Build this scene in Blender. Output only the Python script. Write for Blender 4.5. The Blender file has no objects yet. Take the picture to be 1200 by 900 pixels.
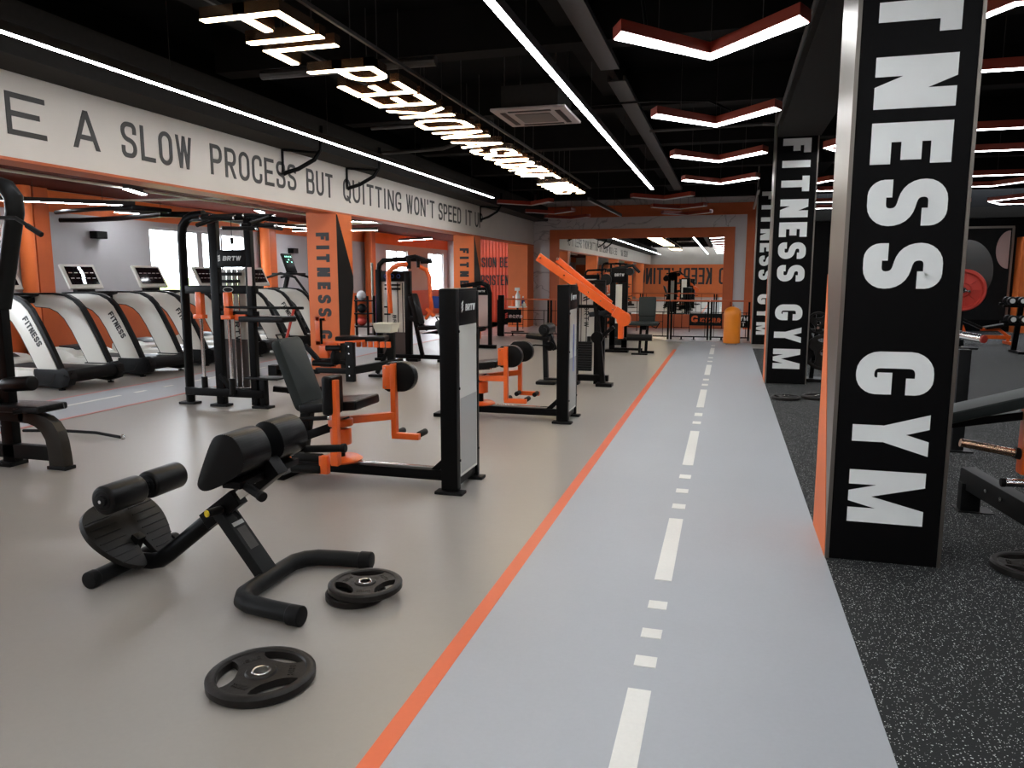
import bpy, bmesh, math, random
from mathutils import Vector, Matrix, Euler
random.seed(7)
C = bpy.context.scene.collection
PI = math.pi
V = Vector

# ------------------------------------------------------------------ materials
def mat(name, col, rough=0.5, metal=0.0, spec=0.5, noise=0.0, nscale=20.0, bump=0.0, bscale=80.0, rvar=0.0, coat=0.0):
    m = bpy.data.materials.new(name); m.use_nodes = True
    nt = m.node_tree; b = nt.nodes['Principled BSDF']
    b.inputs['Base Color'].default_value = (*col, 1)
    b.inputs['Roughness'].default_value = rough
    b.inputs['Metallic'].default_value = metal
    b.inputs['Specular IOR Level'].default_value = spec
    if spec < .4: b.inputs['IOR'].default_value = 1.3; b.inputs['Specular IOR Level'].default_value = spec+.1
    if coat: b.inputs['Coat Weight'].default_value = coat; b.inputs['Coat Roughness'].default_value = 0.15
    tc = nt.nodes.new('ShaderNodeTexCoord')
    if noise or rvar:
        n = nt.nodes.new('ShaderNodeTexNoise'); n.inputs['Scale'].default_value = nscale; n.inputs['Detail'].default_value = 6
        nt.links.new(tc.outputs['Object'], n.inputs['Vector'])
        if noise:
            r = nt.nodes.new('ShaderNodeMapRange'); r.inputs[3].default_value = 1-noise; r.inputs[4].default_value = 1+noise
            r.inputs[1].default_value = .25; r.inputs[2].default_value = .75
            nt.links.new(n.outputs['Fac'], r.inputs[0])
            mx = nt.nodes.new('ShaderNodeVectorMath'); mx.operation = 'SCALE'; mx.inputs[0].default_value = col
            nt.links.new(r.outputs[0], mx.inputs['Scale']); nt.links.new(mx.outputs[0], b.inputs['Base Color'])
        if rvar:
            r2 = nt.nodes.new('ShaderNodeMapRange'); r2.inputs[1].default_value = .3; r2.inputs[2].default_value = .7
            r2.inputs[3].default_value = rough-rvar; r2.inputs[4].default_value = rough+rvar
            nt.links.new(n.outputs['Fac'], r2.inputs[0]); nt.links.new(r2.outputs[0], b.inputs['Roughness'])
    if bump:
        n = nt.nodes.new('ShaderNodeTexNoise'); n.inputs['Scale'].default_value = bscale; n.inputs['Detail'].default_value = 4
        nt.links.new(tc.outputs['Object'], n.inputs['Vector'])
        bp = nt.nodes.new('ShaderNodeBump'); bp.inputs['Strength'].default_value = bump; bp.inputs['Distance'].default_value = .002
        nt.links.new(n.outputs['Fac'], bp.inputs['Height']); nt.links.new(bp.outputs[0], b.inputs['Normal'])
    return m
def emit(name, col, s):
    m = bpy.data.materials.new(name); m.use_nodes = True; nt = m.node_tree
    b = nt.nodes['Principled BSDF']; b.inputs['Base Color'].default_value = (.8, .8, .8, 1)
    b.inputs['Emission Color'].default_value = (*col, 1); b.inputs['Emission Strength'].default_value = s
    return m

MB_ = dict(
 black=mat('black_powder_coat', (.0028, .0028, .003), .36, spec=.13, noise=.1, bump=.03, bscale=300),
 dark=mat('charcoal_metal', (.011, .0115, .012), .42, spec=.18, noise=.12, nscale=8, bump=.05, bscale=300),
 vinyl=mat('black_upholstery', (.0045, .0045, .0048), .33, spec=.30, bump=.08, bscale=220, rvar=.05),
 greyvinyl=mat('grey_upholstery', (.022, .027, .026), .42, spec=.25, bump=.06, bscale=250),
 foam=mat('black_foam', (.006, .006, .006), .55, spec=.2, bump=.3, bscale=300),
 rubber=mat('black_rubber', (.007, .007, .0075), .5, spec=.18, noise=.2, nscale=30, bump=.2, bscale=120),
 plate=mat('weight_plate_rubber', (.016, .014, .013), .40, spec=.3, noise=.3, nscale=25, bump=.35, bscale=60, rvar=.1),
 orange=mat('orange_powder_coat', (.83, .125, .014), .33, noise=.05, coat=.25),
 orangepaint=mat('orange_wall_paint', (.78, .17, .035), .5, noise=.05, nscale=3),
 redorange=mat('red_corrugated_paint', (.75, .085, .03), .35, noise=.05),
 darkorange=mat('rust_orange_paint', (.52, .105, .026), .5, noise=.07, nscale=4),
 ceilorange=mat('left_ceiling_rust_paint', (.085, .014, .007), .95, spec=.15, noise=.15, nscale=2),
 chrome=mat('chrome', (.75, .75, .74), .14, 1.0),
 steel=mat('brushed_steel', (.24, .22, .195), .38, 1.0),
 copper=mat('copper_sleeve', (.62, .40, .27), .25, 1.0),
 fascia=mat('fascia_white_paint', (.66, .61, .56), .55, noise=.05, nscale=1.5, bump=.1, bscale=150),
 white=mat('white_gloss', (.78, .77, .72), .3),
 silver=mat('treadmill_white_shell', (.74, .72, .66), .35),
 stack=mat('perspex_shroud', (.66, .68, .63), .22, noise=.04, nscale=3),
 shroud=mat('white_shroud_panel', (.70, .68, .62), .3),
 grey=mat('grey_wall_paint', (.46, .455, .47), .6, noise=.06, nscale=1.2, bump=.08, bscale=60),
 blackceil=mat('black_ceiling_paint', (.004, .0036, .0036), .9, spec=.12, noise=.4, nscale=2),
 beam=mat('dark_beam_paint', (.010, .009, .0085), .85, spec=.15, noise=.25, nscale=2),
 tray=mat('cable_tray_paint', (.035, .031, .029), .55, noise=.2),
 duct=mat('grey_duct_paint', (.026, .024, .022), .7, spec=.2, noise=.1),
 blackwall=mat('black_wall_panel', (.003, .003, .0033), .42, spec=.12, noise=.1),
 lettw=mat('white_lettering', (.88, .91, .90), .45, noise=.03, nscale=6),
 lettk=mat('black_lettering', (.016, .014, .014), .5),
 bronze=mat('worn_charcoal_metal', (.03, .026, .022), .38, spec=.3),
 plateblack=mat('foot_plate_rubber', (.017, .016, .0155), .42, spec=.3, noise=.1, bump=.06, bscale=200),
 red=mat('red_rubber', (.50, .045, .03), .45),
 redline=mat('red_floor_line', (.60, .16, .13), .4),
 yellow=mat('yellow_cap', (.75, .55, .02), .4),
 label=mat('white_label', (.55, .56, .55), .4),
 screen=mat('dark_screen', (.006, .005, .007), .12),
 brown=mat('brown_shroud', (.06, .045, .04), .4),
 blue=mat('blue_vinyl', (.01, .05, .28), .4),
 binor=mat('orange_plastic', (.87, .26, .02), .35),
 cream=mat('cream_plastic', (.74, .72, .60), .4),
 ac=mat('ac_plastic', (.42, .36, .34), .45),
 acd=mat('ac_grille', (.16, .14, .13), .6),
 tile=mat('pale_floor_tile', (.60, .57, .56), .2, noise=.18, nscale=14),
 pink=mat('pale_pink_plastic', (.6, .45, .43), .4),
 rusttube=mat('chevron_housing', (.32, .04, .02), .45),
 bark=mat('hedge_leaves', (.25, .40, .05), .7, noise=.4, nscale=3),
)
M = MB_
# mirror
M['mirror'] = mat('mirror_glass', (.80, .82, .81), .0, 1.0)
# window glass: clear pane mixed with a weak reflection
def glassmat():
    m = bpy.data.materials.new('window_glass'); m.use_nodes = True; nt = m.node_tree; nt.nodes.clear()
    o = nt.nodes.new('ShaderNodeOutputMaterial'); t = nt.nodes.new('ShaderNodeBsdfTransparent'); g = nt.nodes.new('ShaderNodeBsdfGlossy')
    g.inputs['Roughness'].default_value = .03; mx = nt.nodes.new('ShaderNodeMixShader'); mx.inputs[0].default_value = .05
    nt.links.new(t.outputs[0], mx.inputs[1]); nt.links.new(g.outputs[0], mx.inputs[2]); nt.links.new(mx.outputs[0], o.inputs[0])
    return m
M['glass'] = glassmat()
M['led'] = emit('led_cool_white', (.93, .96, 1), 16)
M['ledl'] = emit('led_left_zone', (.93, .96, 1), 34)
M['ledx'] = emit('led_panel_white', (.96, .98, 1), 9)
M['ledw'] = emit('sign_warm_white', (1, .80, .52), 7)
M['greenled'] = emit('console_green_digits', (.25, 1, .6), 2.0)
M['screenglow'] = emit('console_faint_glow', (.55, .25, .2), .06)
M['streak'] = emit('console_lit_strip', (.85, .9, 1), 1.6)

def floor_mat(name, col, rough, streak=0.05):
    m = bpy.data.materials.new(name); m.use_nodes = True; nt = m.node_tree; b = nt.nodes['Principled BSDF']
    tc = nt.nodes.new('ShaderNodeTexCoord')
    n1 = nt.nodes.new('ShaderNodeTexNoise'); n1.inputs['Scale'].default_value = 1.1; n1.inputs['Detail'].default_value = 5; n1.inputs['Roughness'].default_value = .5
    n2 = nt.nodes.new('ShaderNodeTexNoise'); n2.inputs['Scale'].default_value = 55; n2.inputs['Detail'].default_value = 3
    for n in (n1, n2): nt.links.new(tc.outputs['Object'], n.inputs['Vector'])
    a = nt.nodes.new('ShaderNodeMath'); a.operation = 'MULTIPLY_ADD'; a.inputs[1].default_value = .35
    nt.links.new(n2.outputs['Fac'], a.inputs[0]); nt.links.new(n1.outputs['Fac'], a.inputs[2])
    r = nt.nodes.new('ShaderNodeMapRange'); r.inputs[1].default_value = .35; r.inputs[2].default_value = 1.0; r.inputs[3].default_value = 1-streak*2; r.inputs[4].default_value = 1+streak*2
    nt.links.new(a.outputs[0], r.inputs[0])
    s = nt.nodes.new('ShaderNodeVectorMath'); s.operation = 'SCALE'; s.inputs[0].default_value = col
    nt.links.new(r.outputs[0], s.inputs['Scale']); nt.links.new(s.outputs[0], b.inputs['Base Color'])
    rr = nt.nodes.new('ShaderNodeMapRange'); rr.inputs[1].default_value = .1; rr.inputs[2].default_value = .9; rr.inputs[3].default_value = rough-.03; rr.inputs[4].default_value = rough+.05
    nt.links.new(n1.outputs['Fac'], rr.inputs[0]); nt.links.new(rr.outputs[0], b.inputs['Roughness'])
    bp = nt.nodes.new('ShaderNodeBump'); bp.inputs['Strength'].default_value = .06; bp.inputs['Distance'].default_value = .01
    n3 = nt.nodes.new('ShaderNodeTexNoise'); n3.inputs['Scale'].default_value = 9; n3.inputs['Detail'].default_value = 5
    nt.links.new(tc.outputs['Object'], n3.inputs['Vector']); nt.links.new(n3.outputs['Fac'], bp.inputs['Height']); nt.links.new(bp.outputs[0], b.inputs['Normal'])
    return m
M['floor'] = floor_mat('grey_vinyl_floor', (.295, .272, .245), .335, .03)
M['lane'] = floor_mat('pale_blue_grey_lane', (.375, .392, .418), .42, .03)
M['laneleft'] = floor_mat('blue_grey_side_lane', (.38, .40, .43), .335, .03)
M['lineorange'] = floor_mat('orange_floor_line', (.72, .13, .04), .42, .03)
M['linewhite'] = floor_mat('white_floor_line', (.78, .77, .72), .45, .05)
M['linered'] = floor_mat('red_floor_line_paint', (.55, .20, .17), .4, .04)
def rubber_floor():
    m = bpy.data.materials.new('speckled_rubber_tiles'); m.use_nodes = True; nt = m.node_tree; b = nt.nodes['Principled BSDF']
    tc = nt.nodes.new('ShaderNodeTexCoord')
    def layer(scale, thr, keep):
        v = nt.nodes.new('ShaderNodeTexVoronoi'); v.inputs['Scale'].default_value = scale; nt.links.new(tc.outputs['Object'], v.inputs['Vector'])
        l = nt.nodes.new('ShaderNodeMath'); l.operation = 'LESS_THAN'; l.inputs[1].default_value = thr; nt.links.new(v.outputs['Distance'], l.inputs[0])
        s = nt.nodes.new('ShaderNodeSeparateColor'); nt.links.new(v.outputs['Color'], s.inputs[0])
        g = nt.nodes.new('ShaderNodeMath'); g.operation = 'GREATER_THAN'; g.inputs[1].default_value = keep; nt.links.new(s.outputs[0], g.inputs[0])
        k = nt.nodes.new('ShaderNodeMath'); k.operation = 'MULTIPLY'; nt.links.new(l.outputs[0], k.inputs[0]); nt.links.new(g.outputs[0], k.inputs[1])
        return k
    a = layer(75, .22, .6); c = layer(150, .26, .72)
    mx = nt.nodes.new('ShaderNodeMath'); mx.operation = 'MAXIMUM'; nt.links.new(a.outputs[0], mx.inputs[0]); nt.links.new(c.outputs[0], mx.inputs[1])
    mc = nt.nodes.new('ShaderNodeMix'); mc.data_type = 'RGBA'; mc.inputs['A'].default_value = (.019, .0205, .021, 1); mc.inputs['B'].default_value = (.62, .63, .61, 1)
    nt.links.new(mx.outputs[0], mc.inputs['Factor']); nt.links.new(mc.outputs['Result'], b.inputs['Base Color']); b.inputs['Roughness'].default_value = .8; b.inputs['Specular IOR Level'].default_value = .2
    bp = nt.nodes.new('ShaderNodeBump'); bp.inputs['Strength'].default_value = .4; bp.inputs['Distance'].default_value = .004
    n3 = nt.nodes.new('ShaderNodeTexNoise'); n3.inputs['Scale'].default_value = 160; nt.links.new(tc.outputs['Object'], n3.inputs['Vector'])
    nt.links.new(n3.outputs['Fac'], bp.inputs['Height']); nt.links.new(bp.outputs[0], b.inputs['Normal'])
    return m
M['rubberfloor'] = rubber_floor()
def marble():
    m = mat('white_marble_panel', (.56, .52, .52), .3); nt = m.node_tree; b = nt.nodes['Principled BSDF']
    tc = nt.nodes.new('ShaderNodeTexCoord'); n = nt.nodes.new('ShaderNodeTexNoise'); n.inputs['Scale'].default_value = .7; n.inputs['Detail'].default_value = 6; n.inputs['Distortion'].default_value = 1.2
    nt.links.new(tc.outputs['Object'], n.inputs['Vector'])
    cr = nt.nodes.new('ShaderNodeValToRGB'); e = cr.color_ramp.elements
    e[0].position = .485; e[0].color = (.56, .52, .52, 1); e[1].position = .515; e[1].color = (.56, .52, .52, 1)
    x = cr.color_ramp.elements.new(.5); x.color = (.30, .28, .28, 1)
    nt.links.new(n.outputs['Fac'], cr.inputs[0]); nt.links.new(cr.outputs[0], b.inputs['Base Color'])
    return m
M['marble'] = marble()

# ------------------------------------------------------------------ mesh builder (world coordinates)
class MB:
    def __init__(s): s.bm = bmesh.new(); s.smooth = []
    def box(s, x0, x1, y0, y1, z0, z1, bev=0):
        t = bmesh.new(); r = bmesh.ops.create_cube(t, size=1)
        for v in t.verts: v.co = V((x0+(v.co.x+.5)*(x1-x0), y0+(v.co.y+.5)*(y1-y0), z0+(v.co.z+.5)*(z1-z0)))
        if bev: bmesh.ops.bevel(t, geom=t.edges[:], offset=bev, segments=2, affect='EDGES', profile=.6)
        s._add(t); return s
    def obox(s, c, size, rot, bev=0):
        t = bmesh.new(); bmesh.ops.create_cube(t, size=1)
        for v in t.verts: v.co = V((v.co.x*size[0], v.co.y*size[1], v.co.z*size[2]))
        if bev: bmesh.ops.bevel(t, geom=t.edges[:], offset=bev, segments=3, affect='EDGES', profile=.6)
        R = rot if isinstance(rot, Matrix) else Euler(rot).to_matrix()
        for v in t.verts: v.co = R @ v.co + V(c)
        s._add(t); return s
    def bar(s, p0, p1, w, h, up=(0, 0, 1), bev=.004):
        p0, p1 = V(p0), V(p1); d = (p1-p0); L = d.length; d.normalize(); u = V(up)
        side = u.cross(d)
        if side.length < 1e-4: side = V((1, 0, 0)).cross(d)
        side.normalize(); u = d.cross(side)
        R = Matrix((d, side, u)).transposed()
        return s.obox((p0+p1)/2, (L, w, h), R, bev)
    def cyl(s, p0, p1, r, seg=20, r2=None, bev=0):
        p0, p1 = V(p0), V(p1); d = p1-p0; t = bmesh.new()
        bmesh.ops.create_cone(t, cap_ends=True, segments=seg, radius1=r, radius2=r if r2 is None else r2, depth=d.length)
        if bev:
            ed = [e for e in t.edges if abs(abs(e.verts[0].co.z)-d.length/2) < 1e-5 and abs(e.verts[0].co.z-e.verts[1].co.z) < 1e-5]
            bmesh.ops.bevel(t, geom=ed, offset=bev, segments=3, affect='EDGES', profile=.5)
        R = d.to_track_quat('Z', 'Y').to_matrix()
        for v in t.verts: v.co = R @ v.co + (p0+p1)/2
        s._add(t); return s
    def tube(s, pts, r, seg=12, caps=True, sx=1.0):
        pts = [V(p) for p in pts]; n = len(pts); rings = []
        t = bmesh.new(); prev = None
        for i, p in enumerate(pts):
            if i == 0: d = pts[1]-p
            elif i == n-1: d = p-pts[-2]
            else: d = (pts[i+1]-p).normalized()+(p-pts[i-1]).normalized()
            d.normalize()
            if prev is None:
                a = d.orthogonal().normalized()
                if abs(d.z) < .9: a = V((0, 0, 1)).cross(d).normalized()
            else: a = (prev-d*prev.dot(d)).normalized()
            prev = a; b = d.cross(a)
            k = 1.0
            if 0 < i < n-1:
                cs = (pts[i+1]-p).normalized().dot((p-pts[i-1]).normalized()); k = 1/max(.6, math.sqrt((1+cs)/2))
            rings.append([t.verts.new(p+(a*math.cos(q)*sx+b*math.sin(q))*r*(k if k < 1.3 else 1.3)) for q in [2*PI*j/seg for j in range(seg)]])
        for i in range(n-1):
            for j in range(seg):
                t.faces.new((rings[i][j], rings[i][(j+1) % seg], rings[i+1][(j+1) % seg], rings[i+1][j]))
        if caps: t.faces.new(rings[0][::-1]); t.faces.new(rings[-1])
        s._add(t); return s
    def prism(s, pts, off, bev=0):          # polygon (3D pts) extruded by vector off
        t = bmesh.new(); a = [t.verts.new(V(p)) for p in pts]; off = V(off)
        f = t.faces.new(a); r = bmesh.ops.extrude_face_region(t, geom=[f])
        for v in r['geom']:
            if isinstance(v, bmesh.types.BMVert): v.co += off
        bmesh.ops.recalc_face_normals(t, faces=t.faces)
        if bev: bmesh.ops.bevel(t, geom=t.edges[:], offset=bev, segments=2, affect='EDGES', profile=.6)
        s._add(t); return s
    def lathe(s, prof, seg=32, c=(0, 0, 0), R=None):   # prof list of (r,z)
        t = bmesh.new(); rings = []
        for r, z in prof:
            rings.append([t.verts.new((r*math.cos(2*PI*j/seg), r*math.sin(2*PI*j/seg), z)) for j in range(seg)] if r > 1e-6 else [t.verts.new((0, 0, z))])
        for i in range(len(prof)-1):
            A, B = rings[i], rings[i+1]
            for j in range(seg):
                k = (j+1) % seg
                if len(A) == 1 and len(B) == 1: continue
                if len(A) == 1: t.faces.new((A[0], B[j], B[k]))
                elif len(B) == 1: t.faces.new((A[j], B[0], A[k]))
                else: t.faces.new((A[j], B[j], B[k], A[k]))
        bmesh.ops.recalc_face_normals(t, faces=t.faces)
        for v in t.verts: v.co = (R @ v.co if R else v.co) + V(c)
        s._add(t); return s
    def _add(s, t):
        me = bpy.data.meshes.new('t'); t.to_mesh(me); t.free(); s.bm.from_mesh(me); bpy.data.meshes.remove(me)
    def build(s, name, m, parent=None, smooth=True):
        loc = WL.get(parent, V((0, 0, 0))) if parent else None
        me = bpy.data.meshes.new(name)
        if loc is None:
            vs = [v.co for v in s.bm.verts]
            lo = V([min(v[i] for v in vs) for i in range(3)]); hi = V([max(v[i] for v in vs) for i in range(3)])
            org = V(((lo.x+hi.x)/2, (lo.y+hi.y)/2, lo.z))
        else: org = loc
        for v in s.bm.verts: v.co -= org
        if smooth:
            for f in s.bm.faces: f.smooth = True
            for e in s.bm.edges:
                if len(e.link_faces) == 2 and e.calc_face_angle(0) > .6: e.smooth = False
        s.bm.to_mesh(me); s.bm.free()
        me.materials.append(m if not isinstance(m, str) else M[m])
        o = bpy.data.objects.new(name, me); C.objects.link(o)
        if parent: o.parent = parent
        else: o.location = org
        WL[o] = org
        return o
WL = {}
def thing(name, label, cat, loc, group=None):
    o = bpy.data.objects.new(name, None); C.objects.link(o); o.location = loc; o.empty_display_size = .1
    o['label'] = label; o['category'] = cat
    if group: o['group'] = group
    WL[o] = V(loc); return o
def tag(o, label, cat, group=None):
    o['label'] = label; o['category'] = cat
    if group: o['group'] = group
    return o
def struct(o, label=None):
    o['kind'] = 'structure'
    if label: o['label'] = label
    return o
def dup(root, loc, label=None, group=None):
    r = root.copy(); C.objects.link(r); r.location = loc
    if label: r['label'] = label
    if group: r['group'] = group
    for ch in list(root.children):
        c = ch.copy(); C.objects.link(c); c.parent = r
        for g in list(ch.children):
            d = g.copy(); C.objects.link(d); d.parent = c
    WL[r] = V(loc)
    return r

SUB = {'console_screen': 'console', 'screen_readout': 'console', 'lit_strip': 'console', 'bolt': 'tower_post upright front_post arm side_beam lever', 'lettering': 'arm_cover board', 'letter_g': 'board',
 'knob_cap': 'adjuster_knob', 'roller_end_disc': 'foam_roller', 'roller_bolt': 'foam_roller', 'grip_ribs': 'foot_plate', 'bracket_bolt': 'pad_bracket', 'instruction_sticker': 'front_strut',
 'hub_ring': 'hub', 'raised_lettering': 'web', 'logo': 'logo_header logo_board header', 'diffuser': 'housing', 'housing_bolt': 'foot_housing', 'trim_line': 'foot_housing', 'oval_badge': 'middle_crossbar',
 'shroud_lower_tint': 'side_shroud', 'printed_stripe': 'side_shroud', 'side_logo': 'stack_cover weight_shroud', 'pad_plate': 'thigh_pad', 'console_digits': 'console', 'handle_cap': 'handle', 'header_badge': 'header',
 'grille': 'case', 'knob': 'domed_lid', 'air_slots': 'panel', 'intake_grille': 'panel', 'trigger_head': 'body', 'cap': 'body', 'hood_grille': 'motor_hood', 'roller_cap': 'foam_roller', 'face_disc': 'head', 'emblem': 'board', 'end_cap': 'front_u_foot sleeve', 'warning_sticker': 'logo_board', 'bar_cap': 'foot_bar', 'lit_face': 'letter_shell', 'sleeve_collar': 'sleeve plate_sleeve'}
def base(n): return n.split('.')[0]
def ctr_(o):
    c = [V(v) for v in o.bound_box]; return sum(c, V((0, 0, 0)))/8
def finish(t):
    ch = list(t.children)
    for c in ch:
        tg = SUB.get(base(c.name), '').split()
        if not tg or c.children: continue
        cand = [x for x in ch if base(x.name) in tg and x is not c]
        if cand: c.parent = min(cand, key=lambda x: (ctr_(x)-ctr_(c)).length)
    return t

# ------------------------------------------------------------------ stroke lettering
def fillet(pts, r, closed=False, n=6):
    out = []; N = len(pts)
    for i in range(N):
        if not closed and i in (0, N-1): out.append(pts[i]); continue
        p = V((*pts[i], 0)); a = V((*pts[i-1], 0)); b = V((*pts[(i+1) % N], 0))
        da, db = (a-p), (b-p); rr = min(r, da.length*.499, db.length*.499)
        if rr < 1e-4: out.append(pts[i]); continue
        s = p+da.normalized()*rr; e = p+db.normalized()*rr
        for k in range(n+1):
            t = k/n; q = s*(1-t)**2+p*2*t*(1-t)+e*t*t
            # pull the quadratic towards a circular corner
            c = p+(da.normalized()+db.normalized())*rr; q2 = c+(q-c).normalized()*rr if (q-c).length > 1e-6 and abs(da.normalized().dot(db.normalized())) < .2 else q
            out.append((q2.x, q2.y))
    return out
def ribbon(pts, t, closed=False, ext=True):
    P = [V((x, y)) for x, y in pts]; N = len(P); L = []; R = []
    Q = []
    for p in P:
        if not Q or (p-Q[-1]).length > 1e-5: Q.append(p)
    P = Q; N = len(P)
    if ext and not closed:
        P[0] = P[0]+(P[0]-P[1]).normalized()*t/2; P[-1] = P[-1]+(P[-1]-P[-2]).normalized()*t/2
    for i in range(N):
        if closed: d0 = (P[i]-P[i-1]).normalized(); d1 = (P[(i+1) % N]-P[i]).normalized()
        else:
            d1 = (P[i+1]-P[i]).normalized() if i < N-1 else (P[i]-P[i-1]).normalized()
            d0 = (P[i]-P[i-1]).normalized() if i > 0 else d1
        n0 = V((-d0.y, d0.x)); n1 = V((-d1.y, d1.x)); m = (n0+n1)
        m = n1 if m.length < 1e-3 else m.normalized(); k = t/2/max(.5, m.dot(n1))
        L.append(P[i]+m*k); R.append(P[i]-m*k)
    out = []
    for i in range(N if closed else N-1):
        j = (i+1) % N; out.append([tuple(L[i]), tuple(L[j]), tuple(R[j]), tuple(R[i])])
    return out
def glyph(ch, w, h, t):
    X = lambda u: t/2+u*(w-t)
    Y = lambda v: t/2+v*(h-t)
    pt = lambda L: [(X(a), Y(b)) for a, b in L]
    R = (w-t)*.5
    def line(*L): return ribbon(pt(L), t)
    def rline(L, r=1.0, closed=False): return ribbon(fillet(pt(L), R*r, closed), t, closed)
    def diag(xt, xb, yt=1.0, yb=0.0, k=1.12):
        tt = t*k; W = w-tt
        return [[(xt*W, yt*h), (xt*W+tt, yt*h), (xb*W+tt, yb*h), (xb*W, yb*h)]]
    if ch == 'I': return ribbon([(w/2, t/2), (w/2, h-t/2)], t)
    if ch == 'F': return line((0, 0), (0, 1), (1, 1))+line((0, .5), (.75, .5))
    if ch == 'E': return line((1, 1), (0, 1), (0, 0), (1, 0))+line((0, .51), (.82, .51))
    if ch == 'L': return line((0, 1), (0, 0), (1, 0))
    if ch == 'T': return line((0, 1), (1, 1))+line((.5, 1), (.5, 0))
    if ch == 'H': return line((0, 0), (0, 1))+line((1, 0), (1, 1))+line((0, .5), (1, .5))
    if ch == 'N': return line((0, 0), (0, 1))+line((1, 0), (1, 1))+diag(0, 1)
    if ch == 'M':
        if t/w > .3:
            W = w-t*.5; return ribbon([(t*.42, 0), (t*.42, h)], t*.84, False, False)+ribbon([(w-t*.42, 0), (w-t*.42, h)], t*.84, False, False)+[[(t*.2, h), (t*.84, h), (w/2+t*.30, 0), (w/2-t*.30, 0)]]+[[(w-t*.84, h), (w-t*.2, h), (w/2+t*.30, 0), (w/2-t*.30, 0)]]
        return line((0, 0), (0, 1))+line((1, 0), (1, 1))+diag(0, .5, k=.8)+diag(1, .5, k=.8)
    if ch == 'A': return diag(.5, 0)+diag(.5, 1)+line((.2, .27), (.8, .27))
    if ch == 'V': return diag(0, .5)+diag(1, .5)
    if ch == 'W': return diag(0, .25, k=.9)+diag(.5, .25, k=.9)+diag(.5, .75, k=.9)+diag(1, .75, k=.9)
    if ch == 'Y': k = .82 if t/w > .35 else 1.1; return diag(0, .5, 1, .36, k)+diag(1, .5, 1, .36, k)+ribbon([(w/2, 0), (w/2, h*.40)], t*.95, False, False)
    if ch == 'K': return line((0, 0), (0, 1))+diag(1, .06, 1, .38)+diag(.3, 1, .62, 0)
    if ch == 'X': return diag(0, 1)+diag(1, 0)
    if ch == 'O': return rline([(0, 0), (0, 1), (1, 1), (1, 0)], closed=True)
    if ch == 'Q': return rline([(0, 0), (0, 1), (1, 1), (1, 0)], closed=True)+diag(.55, 1, .25, -.06)
    if ch == 'D': return ribbon([(X(0), Y(0)), (X(0), Y(1))]+fillet(pt([(0, 1), (1, 1), (1, 0), (0, 0)]), R*.9)[1:-1], t, True)
    if ch == 'P': return line((0, 0), (0, 1))+ribbon(fillet(pt([(0, 1), (1, 1), (1, .45), (0, .45)]), R*.8), t)
    if ch == 'R': return line((0, 0), (0, 1))+ribbon(fillet(pt([(0, 1), (1, 1), (1, .47), (0, .47)]), R*.8), t)+diag(.45, 1, .5, 0)
    if ch == 'B': return line((0, 0), (0, 1))+ribbon(fillet(pt([(0, 1), (.95, 1), (.95, .54), (0, .54)]), R*.7), t)+ribbon(fillet(pt([(0, .54), (1, .54), (1, 0), (0, 0)]), R*.7), t)
    if ch == 'U': return rline([(0, 1), (0, 0), (1, 0), (1, 1)])
    def free(P): return ribbon(fillet(P, R, False), t, False, False)
    if ch == 'C': return free(pt([(1, .66), (1, 1), (0, 1), (0, 0), (1, 0), (1, .34)]))
    if ch == 'G':
        yb = h*.47-t*.5; ye = max(yb+t*.5+t*.35, t/2+.70*(h-t))
        return free([(w-t/2, ye), (w-t/2, h-t/2), (t/2, h-t/2), (t/2, t/2), (w-t/2, t/2), (w-t/2, yb+.3*t)])+ribbon([(w-t*.01, yb+t*.1), (t+(w-2*t)*.45, yb+t*.1)], t*.8, False, False)
    if ch == 'S':
        g = .30*t; ye = max(h/2+t/2+g, t/2+.70*(h-t)); m_ = .06*(h-t)
        return free([(w-t/2, ye), (w-t/2, h-t/2), (t/2, h-t/2), (t/2, h/2+m_), (w-t/2, h/2-m_), (w-t/2, t/2), (t/2, t/2), (t/2, h-ye)])
    if ch == "'": return ribbon([(w/2, h*.78), (w/2, h-t/2)], t)
    if ch == '-': return ribbon([(t/2, h*.5), (w-t/2, h*.5)], t)
    return []
def put(mb, polys, o, r, u, n, d, mirror_w=None):
    o, r, u, n = V(o), V(r), V(u), V(n)
    for k, p in enumerate(polys):
        if mirror_w is not None: p = [(mirror_w-x, y) for x, y in p]
        mb.prism([o+r*x+u*y for x, y in p], n*(d+k*1e-5))
def text(mb, s, o, r, u, n, h, w, t, gap, d=.003, space=None, fit=None, slant=0):
    """lay a word out from o along r; fit = total length"""
    ws = [w*(.42 if c in "I'" else (1.25 if c in 'MW' else (.6 if c == ' ' else 1))) for c in s]
    ws = [max(x, t*1.02) if c != ' ' else x for x, c in zip(ws, s)]
    tot = sum(ws)+gap*(len(s)-1)
    k = fit/tot if fit else 1
    x = 0; o = V(o)
    for c, cw in zip(s, ws):
        if c != ' ':
            pl = glyph(c, cw*k, h, t)
            if slant: pl = [[(a+b*slant, b) for a, b in p] for p in pl]
            put(mb, pl, o+V(r)*x, r, u, n, d)
        x += (cw+gap)*k
    return x

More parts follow.
